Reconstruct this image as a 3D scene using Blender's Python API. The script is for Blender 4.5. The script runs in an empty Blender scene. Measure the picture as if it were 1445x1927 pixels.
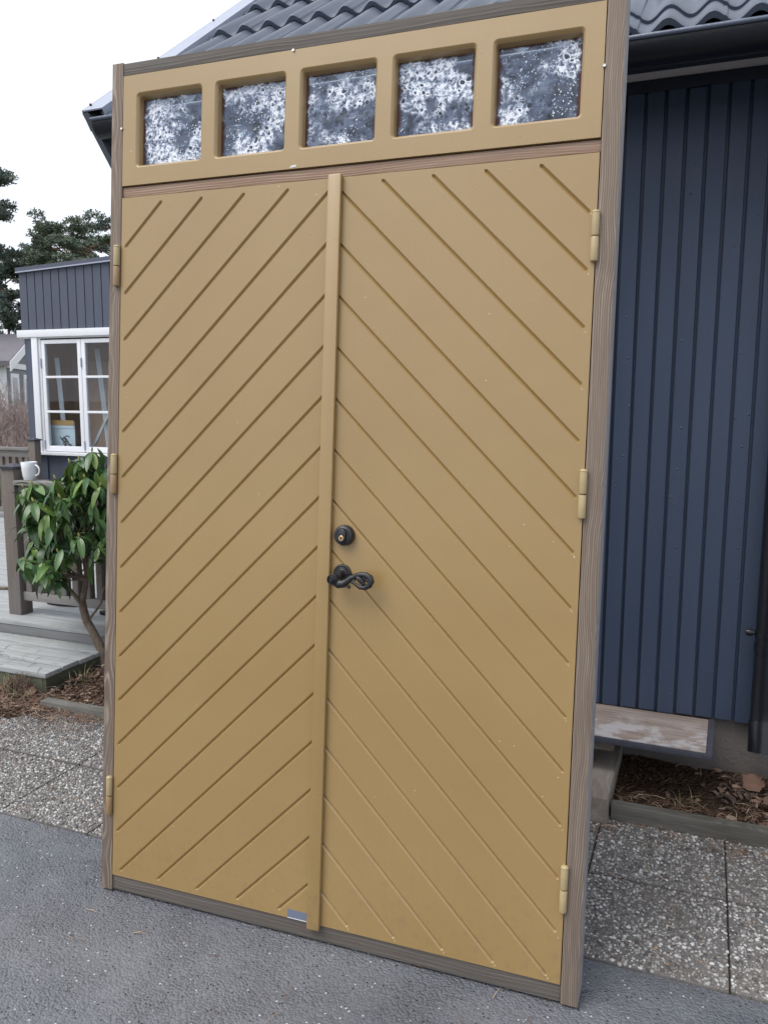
import bpy, bmesh, math, random
import numpy as np
from mathutils import Matrix, Vector
random.seed(7); rng = np.random.default_rng(7)
R = math.radians
S = bpy.context.scene

# ------------------------------------------------------------------ camera
H = 1.55; F = 1535.64; CX, CY = 722.5, 963.5
PITCH, ROLL = R(7.7957), R(-0.2895)
cp, sp = math.cos(PITCH), math.sin(PITCH)
_r = np.array([1, 0, 0.]); _f = np.array([0, cp, -sp]); _d = np.array([0, -sp, -cp])
cr, sr = math.cos(ROLL), math.sin(ROLL)
RT, DN, FW = cr*_r + sr*_d, -sr*_r + cr*_d, _f
cam = bpy.data.cameras.new('camera'); camo = bpy.data.objects.new('camera', cam)
S.collection.objects.link(camo)
cam.sensor_fit = 'HORIZONTAL'; cam.sensor_width = 36.0; cam.lens = F/1445*36
cam.clip_start = 0.05; cam.clip_end = 2000
m = Matrix.Identity(4)
for i in range(3):
    m[i][0] = RT[i]; m[i][1] = -DN[i]; m[i][2] = -FW[i]
m[2][3] = H
camo.matrix_world = m
S.camera = camo

# ------------------------------------------------------------------ world, sun, exposure
SUN_ELEV, SUN_AZ = R(57), R(-122)      # azimuth measured from +Y towards +X: from the left, behind the viewer
wd = bpy.data.worlds.new('World'); S.world = wd; wd.use_nodes = True
wt = wd.node_tree; wt.nodes.clear()
wo = wt.nodes.new('ShaderNodeOutputWorld'); bg = wt.nodes.new('ShaderNodeBackground')
sky = wt.nodes.new('ShaderNodeTexSky'); sky.sky_type = 'NISHITA'; sky.sun_disc = False
sky.sun_elevation = SUN_ELEV; sky.sun_rotation = SUN_AZ; sky.dust_density = 6; sky.air_density = 1.0
mx = wt.nodes.new('ShaderNodeMix'); mx.data_type = 'RGBA'; mx.inputs[0].default_value = 0.88
mx.inputs[7].default_value = (7.0, 7.35, 8.0, 1)          # even overcast cloud deck
wt.links.new(sky.outputs[0], mx.inputs[6]); wt.links.new(mx.outputs[2], bg.inputs[0])
bg.inputs[1].default_value = 0.10
wt.links.new(bg.outputs[0], wo.inputs[0])
sl = bpy.data.lights.new('sun', 'SUN'); sl.energy = 1.5; sl.angle = R(40); sl.color = (1, .97, .92)
so = bpy.data.objects.new('sun', sl); S.collection.objects.link(so)
sd = Vector((math.sin(SUN_AZ)*math.cos(SUN_ELEV), math.cos(SUN_AZ)*math.cos(SUN_ELEV), math.sin(SUN_ELEV)))
so.rotation_euler = sd.to_track_quat('Z', 'Y').to_euler(); so.location = (-4, -4, 9)
vs = S.view_settings; vs.view_transform = 'Standard'; vs.look = 'None'; vs.exposure = 0.72; vs.gamma = 1
vs.use_curve_mapping = False

# ------------------------------------------------------------------ frames: house axes (s along the wall, t into depth) and the door
HA = R(-21.5)
EX = np.array([math.cos(HA), math.sin(HA), 0]); NX = np.array([-math.sin(HA), math.cos(HA), 0])
def W(s, t, z=0.0): return tuple(EX*s + NX*t + np.array([0, 0, z]))
def ray(x, y): return RT*((x-CX)/F) + DN*((y-CY)/F) + FW
O3 = np.array([0, 0, H])
def onT(x, y, t):
    d = ray(x, y); p = O3 + d*((t - O3@NX)/(d@NX)); return (p@EX, p@NX, p[2])
def onZ(x, y, z):
    d = ray(x, y); p = O3 + d*((z-H)/d[2]); return (p@EX, p@NX, p[2])
DX0, DY0, DYAW, DLEAN = -0.898748, 2.425195, R(-20.22627), R(4.717945)
dE = np.array([math.cos(DYAW), math.sin(DYAW), 0]); _n = np.array([-math.sin(DYAW), math.cos(DYAW), 0]); _z = np.array([0, 0, 1.])
dU = _z*math.cos(DLEAN) + _n*math.sin(DLEAN); dB = _n*math.cos(DLEAN) - _z*math.sin(DLEAN)
dO = np.array([DX0, DY0, 0])
def onD(x, y, w=0.0):
    d = ray(x, y); p = O3 + d*(((dO + dB*w - O3)@dB)/(d@dB)); q = p - dO
    return (q@dE, w, q@dU)

# ------------------------------------------------------------------ helpers
C = S.collection
def tag(o, label=None, cat=None, group=None, kind=None):
    if label: o['label'] = label
    if cat: o['category'] = cat
    if group: o['group'] = group
    if kind: o['kind'] = kind
    return o
def empty(name, loc=(0, 0, 0), rz=0.0):
    o = bpy.data.objects.new(name, None); C.objects.link(o); o.location = loc; o.rotation_euler = (0, 0, rz)
    o.empty_display_size = .1; return o
def hroot(name, s, t, z=0.0): return empty(name, W(s, t, z), HA)
class MB:
    def __init__(self): self.v = []; self.f = []
    def add(self, vs, fs):
        b = len(self.v); self.v += [tuple(p) for p in vs]; self.f += [tuple(b+i for i in f) for f in fs]; return self
    def box(self, x0, x1, y0, y1, z0, z1):
        return self.add([(x0,y0,z0),(x1,y0,z0),(x1,y1,z0),(x0,y1,z0),(x0,y0,z1),(x1,y0,z1),(x1,y1,z1),(x0,y1,z1)],
            [(0,3,2,1),(4,5,6,7),(0,1,5,4),(1,2,6,5),(2,3,7,6),(3,0,4,7)])
    def tube(self, pts, rad, n=8, cap=True):
        pts = [Vector(p) for p in pts]; L = len(pts)
        if not hasattr(rad, '__len__'): rad = [rad]*L
        vs = []; up = None
        for i, p in enumerate(pts):
            d = (pts[min(i+1, L-1)] - pts[max(i-1, 0)]).normalized()
            if up is None:
                a = Vector((0, 0, 1)) if abs(d.z) < .9 else Vector((1, 0, 0)); up = (a - d*a.dot(d)).normalized()
            else:
                up = (up - d*up.dot(d)); up = up.normalized() if up.length > 1e-6 else d.orthogonal().normalized()
            b = d.cross(up)
            for k in range(n):
                t = 2*math.pi*k/n; vs.append(p + (up*math.cos(t) + b*math.sin(t))*rad[i])
        fs = [(i*n+k, i*n+(k+1) % n, (i+1)*n+(k+1) % n, (i+1)*n+k) for i in range(L-1) for k in range(n)]
        if cap: fs += [tuple(range(n-1, -1, -1)), tuple((L-1)*n+k for k in range(n))]
        return self.add(vs, fs)
    def lathe(self, prof, axis='Z', c=(0, 0, 0), n=24):
        vs = []
        for r, h in prof:
            for k in range(n):
                t = 2*math.pi*k/n; a, b = r*math.cos(t), r*math.sin(t)
                v = (a, b, h) if axis == 'Z' else ((a, h, b) if axis == 'Y' else (h, a, b))
                vs.append((v[0]+c[0], v[1]+c[1], v[2]+c[2]))
        L = len(prof)
        fs = [(i*n+k, i*n+(k+1) % n, (i+1)*n+(k+1) % n, (i+1)*n+k) for i in range(L-1) for k in range(n)]
        fs += [tuple(range(n)), tuple((L-1)*n+k for k in range(n))]
        return self.add(vs, fs)
    def mesh(self, name, mat=None, bevel=0.0, smooth=None, recalc=True, seg=2):
        me = bpy.data.meshes.new(name); me.from_pydata(self.v, [], self.f)
        if recalc or bevel:
            bm = bmesh.new(); bm.from_mesh(me)
            if recalc: bmesh.ops.recalc_face_normals(bm, faces=bm.faces)
            if bevel:
                bmesh.ops.bevel(bm, geom=[e for e in bm.edges if len(e.link_faces) == 2 and e.calc_face_angle(0) > .6], offset=bevel, segments=seg, affect='EDGES', profile=.6)
            bm.to_mesh(me); bm.free()
        if smooth is not None:
            me.shade_smooth(); me.set_sharp_from_angle(angle=R(smooth))
        if mat: me.materials.append(mat)
        return me
def link(name, me, parent=None, loc=(0, 0, 0), rz=0.0):
    o = bpy.data.objects.new(name, me); C.objects.link(o); o.parent = parent; o.location = loc
    o.rotation_euler = (0, 0, rz) if not hasattr(rz, '__len__') else rz
    return o
def boxo(name, b, mat, parent=None, bevel=.002, smooth=40, centre=True):
    x0, x1, y0, y1, z0, z1 = b
    c = ((x0+x1)/2, (y0+y1)/2, z0) if centre else (0, 0, 0)
    me = MB().box(x0-c[0], x1-c[0], y0-c[1], y1-c[1], z0-c[2], z1-c[2]).mesh(name, mat, bevel, smooth)
    return link(name, me, parent, c)

# ------------------------------------------------------------------ materials
class NT:
    def __init__(self, name):
        self.m = bpy.data.materials.new(name); self.m.use_nodes = True; self.t = self.m.node_tree
        self.b = self.t.nodes['Principled BSDF']; self.out = self.t.nodes['Material Output']
    def n(self, typ, ins=None, **kw):
        nd = self.t.nodes.new('ShaderNode'+typ)
        for k, v in kw.items(): setattr(nd, k, v)
        for k, v in (ins or {}).items(): self.set(nd.inputs[k], v)
        return nd
    def set(self, sock, v):
        if isinstance(v, bpy.types.NodeSocket): self.t.links.new(v, sock)
        elif isinstance(v, bpy.types.Node): self.t.links.new(v.outputs[0], sock)
        else:
            if hasattr(v, '__len__') and len(v) == 3 and sock.type == 'RGBA': v = (*v, 1)
            sock.default_value = v
    def co(self, k='Object'): return self.n('TexCoord').outputs[k]
    def mapn(self, v, sc=(1, 1, 1), loc=(0, 0, 0), rot=(0, 0, 0)):
        return self.n('Mapping', {0: v, 1: loc, 2: rot, 3: sc}).outputs[0]
    def noise(self, v, sc, det=3, rough=.5, dist=0.0, out=0):
        return self.n('TexNoise', {'Vector': v, 'Scale': sc, 'Detail': det, 'Roughness': rough, 'Distortion': dist}).outputs[out]
    def vor(self, v, sc, out='Distance', feature='F1', rand=1.0):
        return self.n('TexVoronoi', {'Vector': v, 'Scale': sc, 'Randomness': rand}, feature=feature).outputs[out]
    def ramp(self, f, stops, interp='LINEAR'):
        nd = self.n('ValToRGB', {0: f}); e = nd.color_ramp.elements; nd.color_ramp.interpolation = interp
        while len(e) < len(stops): e.new(.5)
        for i, (p, c) in enumerate(stops):
            e[i].position = p; c = (c, c, c) if not hasattr(c, '__len__') else c; e[i].color = (*c, 1)
        return nd.outputs[0]
    def mix(self, f, a, b, mode='MIX'):
        nd = self.n('Mix', data_type='RGBA', blend_type=mode)
        self.set(nd.inputs[0], f); self.set(nd.inputs[6], a); self.set(nd.inputs[7], b); return nd.outputs[2]
    def math(self, op, a, b=0.0, c=None):
        nd = self.n('Math', {0: a, 1: b}, operation=op)
        if c is not None: self.set(nd.inputs[2], c)
        return nd.outputs[0]
    def bump(self, h, st=.3, d=.01, nrm=None):
        nd = self.n('Bump', {'Height': h, 'Strength': st, 'Distance': d})
        if nrm is not None: self.set(nd.inputs['Normal'], nrm)
        return nd.outputs[0]
    def fin(self, col=None, rough=None, nrm=None, spec=None, metal=None):
        for k, v in (('Base Color', col), ('Roughness', rough), ('Normal', nrm), ('Specular IOR Level', spec), ('Metallic', metal)):
            if v is not None: self.set(self.b.inputs[k], v)
        return self.m
def objrand(t): return t.n('ObjectInfo').outputs['Random']
def shifted(t, v, amt=30.0):
    r = t.math('MULTIPLY', objrand(t), amt)
    cb = t.n('CombineXYZ', {0: r, 1: t.math('MULTIPLY', r, 1.7), 2: t.math('MULTIPLY', r, .6)})
    return t.n('VectorMath', {0: v, 1: cb.outputs[0]}, operation='ADD').outputs[0]

def m_paint():
    t = NT('ochre_gloss_paint'); v = t.co()
    big = t.noise(v, 2.2, 3); fine = t.noise(t.mapn(v, (1, 1, 1)), 55, 3)
    col = t.ramp(big, [(.3, (.296, .188, .065)), (.7, (.320, .209, .077))])
    # specks of grit caught in the paint, pale where the tops are rubbed
    cell = t.vor(v, 26, 'Distance'); cid = t.vor(v, 26, 'Color')
    sep = t.n('SeparateColor', {0: cid}).outputs[0]
    dots = t.math('MULTIPLY', t.math('LESS_THAN', cell, .075), t.math('GREATER_THAN', sep, .45))
    pale = t.math('MULTIPLY', t.math('LESS_THAN', cell, .042), t.math('GREATER_THAN', sep, .84))
    col = t.mix(pale, col, (.62, .53, .38))
    stain = t.ramp(t.noise(v, 7, 4), [(.62, 0), (.78, 1)])
    col = t.mix(t.math('MULTIPLY', stain, .16), col, (.27, .175, .08))
    h = t.math('ADD', t.math('MULTIPLY', dots, t.math('SUBTRACT', .075, cell)), t.math('MULTIPLY', fine, .006))
    # faint brush drag and a film of grime low down on the leaves
    drag = t.noise(t.mapn(v, (90, 90, 4)), 1, 3, .6); h = t.math('ADD', h, t.math('MULTIPLY', drag, .010))
    zz = t.n('SeparateXYZ', {0: v}).outputs['Z']
    spl = t.math('MULTIPLY', t.ramp(t.noise(v, 38, 5, .7), [(.52, 0), (.70, 1)]), t.ramp(zz, [(.05, .55), (.45, 0)]))
    col = t.mix(spl, col, (.20, .135, .075))
    col = t.mix(t.math('MULTIPLY', t.ramp(drag, [(.3, 1), (.6, 0)]), .10), col, (.24, .155, .065))
    wv = t.noise(v, 9, 2)
    n1 = t.bump(wv, .05, .02); n2 = t.bump(h, .55, .03, n1)
    t.b.inputs['Coat Weight'].default_value = .7; t.b.inputs['Coat Roughness'].default_value = .34; t.b.inputs['Coat IOR'].default_value = 1.6
    return t.fin(col, t.ramp(fine, [(.3, .40), (.7, .50)]), n2, .5)
def m_oldwood(name, axis, c0, c1, c2, ring=.0046, rough=.75, shift=None, amp=.075):
    """weathered softwood: growth rings about a wandering pith line that runs along the given local axis"""
    t = NT(name); v = t.co()
    if shift: v = shifted(t, v, shift)
    x = t.n('SeparateXYZ', {0: v}); a, b, g = {'X': ('Y', 'Z', 'X'), 'Y': ('X', 'Z', 'Y'), 'Z': ('X', 'Y', 'Z')}[axis]
    A, B, G = x.outputs[a], x.outputs[b], x.outputs[g]
    along = t.n('CombineXYZ', {0: t.math('MULTIPLY', A, .6), 1: t.math('MULTIPLY', B, .6), 2: G}).outputs[0]
    w1 = t.n('SeparateColor', {0: t.noise(along, 2.3, 2, .5, 0, 1)})
    w2 = t.noise(t.n('CombineXYZ', {0: A, 1: B, 2: t.math('MULTIPLY', G, .16)}).outputs[0], 20, 3, .5)
    kv = t.vor(t.n('CombineXYZ', {0: A, 1: B, 2: t.math('MULTIPLY', G, .6)}).outputs[0], 3.6)
    knot = t.ramp(kv, [(0, 1), (.05, .55), (.13, 0)], 'EASE')
    pa = t.math('ADD', A, t.math('MULTIPLY', t.math('SUBTRACT', w1.outputs[0], .5), amp)); pb = t.math('ADD', t.math('ADD', B, .045), t.math('MULTIPLY', t.math('SUBTRACT', w1.outputs[1], .5), amp))
    r = t.math('SQRT', t.math('ADD', t.math('MULTIPLY', pa, pa), t.math('MULTIPLY', pb, pb)))
    r = t.math('ADD', r, t.math('ADD', t.math('MULTIPLY', w2, .007), t.math('MULTIPLY', knot, .030)))
    rn = t.noise(t.n('CombineXYZ', {0: t.math('MULTIPLY', r, 150.0), 1: 0.0, 2: 0.0}).outputs[0], 1.0, 2, .6)
    rv = t.math('MULTIPLY_ADD', t.math('SINE', t.math('ADD', t.math('MULTIPLY', r, 6.2832/ring), t.math('MULTIPLY', rn, 9.0))), .5, .5)
    con = t.ramp(t.noise(t.n('CombineXYZ', {0: t.math('MULTIPLY', A, 40), 1: t.math('MULTIPLY', B, 40), 2: t.math('MULTIPLY', G, 3.5)}).outputs[0], 1.0, 3, .6), [(.32, .12), (.62, 1)])
    line = t.math('MULTIPLY', t.math('POWER', rv, 2.2), con)
    fib = t.noise(t.n('CombineXYZ', {0: t.math('MULTIPLY', A, 320), 1: t.math('MULTIPLY', B, 320), 2: t.math('MULTIPLY', G, 7)}).outputs[0], 1.0, 3, .6)
    tone = t.noise(t.n('CombineXYZ', {0: t.math('MULTIPLY', A, 8), 1: t.math('MULTIPLY', B, 8), 2: t.math('MULTIPLY', G, 1.6)}).outputs[0], 1.3, 4, .6)
    col = t.mix(line, c0, c1)
    col = t.mix(t.ramp(tone, [(.42, 0), (.62, .65)]), col, c2)
    col = t.mix(t.ramp(fib, [(.38, .35), (.62, 0)]), col, tuple(q*.6 for q in c0))
    col = t.mix(t.math('MULTIPLY', t.ramp(kv, [(0, 1), (.035, .8), (.055, 0)]), .75), col, tuple(q*.35 for q in c0))
    h = t.math('ADD', t.math('MULTIPLY', line, .7), t.math('MULTIPLY', fib, .6))
    return t.fin(col, rough, t.bump(h, .4, .003), .25)
def m_plain(name, col, rough=.5, spec=.4, var=.12, sc=8.0, bump=.1, bsc=60.0, metal=0.0):
    t = NT(name); v = t.co(); n = t.noise(v, sc, 4)
    c = t.mix(n, tuple(x*(1-var) for x in col), tuple(min(1, x*(1+var)) for x in col))
    return t.fin(c, rough, t.bump(t.noise(v, bsc, 3), bump, .01), spec, metal)
def m_siding(name, col, blister=True):
    t = NT(name); v = t.co(); g = t.co('Object'); vv = shifted(t, v, 9)
    n = t.noise(t.mapn(vv, (6, 6, .8)), 1.5, 4)
    c = t.mix(n, tuple(x*.86 for x in col), tuple(x*1.16 for x in col))
    fine = t.noise(t.mapn(vv, (130, 130, 9)), 1, 3)
    h = t.math('MULTIPLY', fine, .12)
    if blister:
        cell = t.vor(vv, 22); cid = t.n('SeparateColor', {0: t.vor(vv, 22, 'Color')}).outputs[1]
        b = t.math('MULTIPLY', t.math('MAXIMUM', t.math('SUBTRACT', .12, cell), 0.0), t.math('GREATER_THAN', cid, .58))
        h = t.math('ADD', h, t.math('MULTIPLY', b, 9.0))
        chip = t.math('MULTIPLY', t.math('LESS_THAN', cell, .05), t.math('GREATER_THAN', cid, .975))
        c = t.mix(chip, c, (.6, .6, .58))
    return t.fin(c, t.ramp(n, [(.3, .42), (.7, .55)]), t.bump(h, .5, .006), .4)
def m_asphalt():
    t = NT('asphalt'); v = t.co()
    w = t.noise(v, 1.3, 4, .6); g = t.vor(v, 135); gid = t.n('SeparateColor', {0: t.vor(v, 135, 'Color')}); g2 = t.vor(v, 300); fine = t.noise(v, 420, 3)
    base = t.mix(t.ramp(w, [(.35, 0), (.68, 1)]), (.108, .115, .132), (.162, .169, .186))
    base = t.mix(t.ramp(t.noise(v, .7, 3), [(.5, 0), (.75, .5)]), base, (.135, .122, .112))
    st = t.mix(gid.outputs[0], (.84, .84, .85), (1.16, 1.16, 1.15))
    col = t.mix(1.0, base, st, 'MULTIPLY')
    bright = t.math('MULTIPLY', t.math('GREATER_THAN', gid.outputs[1], .985), t.math('LESS_THAN', g, .40))
    col = t.mix(bright, col, (.52, .52, .52))
    dark = t.math('MULTIPLY', t.math('LESS_THAN', gid.outputs[2], .02), t.math('LESS_THAN', g, .4))
    col = t.mix(dark, col, (.03, .03, .032))
    h = t.math('ADD', t.math('MULTIPLY', t.math('SUBTRACT', 1.0, g), 1.0), t.math('ADD', t.math('MULTIPLY', g2, -.35), t.math('MULTIPLY', fine, .3)))
    h = t.math('MULTIPLY', h, t.ramp(t.noise(v, 6, 4), [(.35, .35), (.65, 1)]))
    return t.fin(col, .62, t.bump(h, .9, .008), .45)
def m_concrete(name, col, sc=1.0):
    t = NT(name); v = t.co(); a = t.noise(v, 9*sc, 5); b = t.noise(v, 90*sc, 4)
    c = t.mix(a, tuple(x*.7 for x in col), tuple(x*1.25 for x in col)); c = t.mix(t.math('MULTIPLY', b, .5), c, tuple(x*.6 for x in col))
    return t.fin(c, .85, t.bump(b, .6, .006), .25)
def m_island(name, stops, rough=.55, spec=.4, bsc=200.0, interp='CONSTANT'):
    t = NT(name); r = t.n('NewGeometry').outputs['Random Per Island']
    c = t.ramp(r, stops, interp); v = t.co(); n = t.noise(v, bsc, 2)
    c = t.mix(t.math('MULTIPLY', n, .35), c, (.12, .11, .10))
    c = t.mix(t.ramp(t.noise(t.n('NewGeometry').outputs['Position'], 3.1, 5, .65), [(.50, 0), (.68, .62)]), c, (.115, .092, .078))
    return t.fin(c, rough, t.bump(n, .2, .003), spec)
def m_soil():
    t = NT('soil'); v = t.co(); a = t.noise(v, 25, 6, .65); b = t.vor(v, 70)
    c = t.ramp(a, [(.3, (.030, .021, .015)), (.55, (.075, .048, .032)), (.75, (.125, .085, .06))])
    return t.fin(c, .95, t.bump(t.math('ADD', a, b), 1.0, .02), .1)
def m_leaf():
    t = NT('rhododendron_leaf'); r = objrand(t); v = t.co(); geo = t.n('NewGeometry')
    top = t.ramp(r, [(0, (.034, .090, .032)), (.4, (.062, .142, .042)), (.72, (.118, .215, .055)), (1, (.190, .275, .066))])
    y = t.n('SeparateXYZ', {0: v}).outputs['Y']
    rib = t.ramp(t.math('ABSOLUTE', y), [(0, 1), (.0016, 0)])
    top = t.mix(t.math('MULTIPLY', rib, .55), top, (.20, .26, .08))
    col = t.mix(geo.outputs['Backfacing'], top, (.13, .19, .075))
    n = t.noise(v, 60, 3)
    t.fin(col, t.ramp(n, [(.3, .20), (.7, .36)]), t.bump(n, .15, .003), .5)
    tr = t.n('BsdfTranslucent', {0: t.mix(.5, col, (.16, .30, .03))}); mxs = t.n('MixShader', {0: .14, 1: t.b.outputs[0], 2: tr.outputs[0]})
    t.t.links.new(mxs.outputs[0], t.out.inputs[0]); return t.m
def m_leaf_inner():  # darker copy of the leaf greens, crown shade put into the colour
    t = NT('rhododendron_shaded_leaf'); r = t.n('NewGeometry').outputs['Random Per Island']
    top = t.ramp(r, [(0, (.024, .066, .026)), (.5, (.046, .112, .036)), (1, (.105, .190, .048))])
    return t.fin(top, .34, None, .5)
def m_glass(name, frost=False):
    t = NT(name); t.t.nodes.remove(t.b)
    fr = t.n('Fresnel', {0: 1.5}); tr = t.n('BsdfTransparent', {0: (.90, .94, .96)}); gl = t.n('BsdfGlossy', {0: (1, 1, 1), 'Roughness': .02})
    v = t.co()
    front = t.math('SUBTRACT', 1.0, t.n('NewGeometry').outputs['Backfacing'])
    s = t.n('MixShader', {0: t.math('MULTIPLY', fr.outputs[0], front), 1: tr.outputs[0], 2: gl.outputs[0]})
    if frost:
        vv = shifted(t, v, 11); gen = t.co('Generated'); sx = t.n('SeparateXYZ', {0: gen})
        warp = t.n('VectorMath', {0: t.noise(vv, 45, 2, .6, 0, 1), 3: .016}, operation='SCALE').outputs[0]
        wv = t.n('VectorMath', {0: vv, 1: warp}, operation='ADD').outputs[0]
        a = t.noise(vv, 9, 4, .62); b = t.noise(wv, 85, 5, .68)
        bub = t.vor(wv, 56); bid = t.n('SeparateColor', {0: t.vor(wv, 56, 'Color')}); bub2 = t.vor(wv, 125); bid2 = t.n('SeparateColor', {0: t.vor(wv, 125, 'Color')}).outputs[1]
        lvl = t.math('MULTIPLY_ADD', objrand(t), .10, -.05)
        patch = t.ramp(t.math('ADD', a, lvl), [(.43, .05), (.55, 1)])
        foam = t.ramp(b, [(.41, .08), (.49, .45), (.57, .95)])
        rad = t.math('MULTIPLY_ADD', bid.outputs[0], .36, .06)                      # bubbles of different size
        hole = t.math('MULTIPLY', t.math('LESS_THAN', bub, rad), t.math('GREATER_THAN', bid.outputs[1], .28))
        rim = t.math('MULTIPLY', t.math('LESS_THAN', t.math('ABSOLUTE', t.math('SUBTRACT', bub, t.math('ADD', rad, .06))), .05), t.math('GREATER_THAN', bid.outputs[1], .28))
        film = t.math('MULTIPLY', patch, t.math('MULTIPLY', foam, t.math('MULTIPLY_ADD', hole, -.9, 1.0)))
        film = t.math('MAXIMUM', film, t.math('MULTIPLY', t.math('MULTIPLY', patch, rim), .95))
        thin = t.ramp(t.noise(wv, 24, 4, .6), [(.36, .04), (.66, .30)])
        film = t.math('MAXIMUM', film, t.math('MULTIPLY', thin, t.math('MULTIPLY_ADD', hole, -.7, 1.0)))
        sp = t.math('MULTIPLY', t.math('LESS_THAN', bub2, .24), t.math('MULTIPLY', t.math('GREATER_THAN', bid2, .42), t.ramp(t.noise(vv, 8, 2), [(.47, 0), (.55, 1)])))
        film = t.math('MAXIMUM', film, t.math('MULTIPLY', sp, .85))
        # residue thins out near the pane's rim
        ed = t.math('MINIMUM', t.math('MINIMUM', sx.outputs['X'], t.math('SUBTRACT', 1.0, sx.outputs['X'])), t.math('MINIMUM', sx.outputs['Z'], t.math('SUBTRACT', 1.0, sx.outputs['Z'])))
        ed = t.math('ADD', ed, t.math('MULTIPLY', t.math('SUBTRACT', t.noise(vv, 34, 3), .5), .16))
        film = t.math('MULTIPLY', film, t.ramp(ed, [(.02, 0), (.06, 1)]))
        film = t.math('MINIMUM', t.math('MAXIMUM', film, 0.0), .93)
        dif = t.n('BsdfDiffuse', {0: t.mix(t.ramp(film, [(.2, 0), (.8, 1)]), (.26, .33, .50), (.82, .86, .94))})
        s = t.n('MixShader', {0: film, 1: s.outputs[0], 2: dif.outputs[0]})
        red = t.math('MULTIPLY', t.ramp(ed, [(.015, 1), (.055, 0)]), .8)
        s = t.n('MixShader', {0: red, 1: s.outputs[0], 2: t.n('BsdfDiffuse', {0: (.10, .055, .055)}).outputs[0]})
    t.t.links.new(s.outputs[0], t.out.inputs[0]); return t.m
def m_ply():
    t = NT('old_plywood'); v = t.co()
    a = t.noise(t.mapn(v, (3, 40, 1)), 1, 5, .6); b = t.noise(v, 9, 5, .6)
    c = t.ramp(a, [(.3, (.20, .155, .135)), (.55, (.31, .255, .225)), (.75, (.40, .35, .325))])
    yy = t.n('SeparateXYZ', {0: v}).outputs['Y']
    white = t.math('MULTIPLY', t.ramp(b, [(.47, 0), (.56, 1)]), t.ramp(t.math('ADD', yy, t.math('MULTIPLY', b, .1)), [(.02, 1), (.2, 0)]))
    c = t.mix(t.math('MULTIPLY', white, .6), c, (.52, .52, .55))
    k = t.vor(t.mapn(v, (1, 2, 1)), 9); c = t.mix(t.ramp(k, [(.04, .7), (.1, 0)]), c, (.12, .07, .045))
    return t.fin(c, .8, t.bump(a, .4, .004), .2)
def m_bark(name, c0, c1, sc=30):
    t = NT(name); v = t.co(); a = t.noise(t.mapn(v, (1, 1, .35)), sc, 5, .65)
    return t.fin(t.ramp(a, [(.3, c0), (.7, c1)]), .9, t.bump(a, .8, .01), .15)
def m_foliage(name, a, b, c):
    t = NT(name); r = t.n('NewGeometry').outputs['Random Per Island']; v = t.co()
    col = t.ramp(t.math('ADD', t.math('MULTIPLY', r, .5), t.math('MULTIPLY', t.noise(v, .8, 2), .5)), [(.25, a), (.5, b), (.75, c)])
    return t.fin(col, .6, None, .3)
def m_tile():
    t = NT('grey_roof_tile'); v = shifted(t, t.co(), 9); n = t.noise(v, 9, 4); f = t.noise(v, 160, 3)
    return t.fin(t.mix(n, (.080, .096, .130), (.112, .130, .168)), .34, t.bump(f, .25, .003), .4)
def m_deck(name, axis):
    t = NT(name); v = shifted(t, t.co(), 13); sc = (3, 60, 60) if axis == 'X' else (60, 3, 60)
    g = t.noise(t.mapn(v, sc), 1, 5, .65); b = t.noise(v, 6, 4); kn = t.vor(t.mapn(v, (.5, 1, 1) if axis == 'X' else (1, .5, 1)), 7)
    c = t.ramp(g, [(.28, (.25, .26, .26)), (.55, (.37, .385, .395)), (.8, (.46, .47, .48))])
    c = t.mix(t.ramp(b, [(.5, 0), (.75, .45)]), c, (.24, .25, .20))
    c = t.mix(t.ramp(kn, [(.03, .6), (.07, 0)]), c, (.10, .09, .075))
    return t.fin(c, .8, t.bump(g, .4, .003), .25)
def m_black(name='black_iron'):
    t = NT(name); v = t.co(); n = t.noise(v, 90, 4)
    return t.fin(t.mix(n, (.010, .010, .012), (.024, .024, .027)), t.ramp(n, [(.3, .32), (.7, .5)]), t.bump(n, .25, .002), .5)

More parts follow.
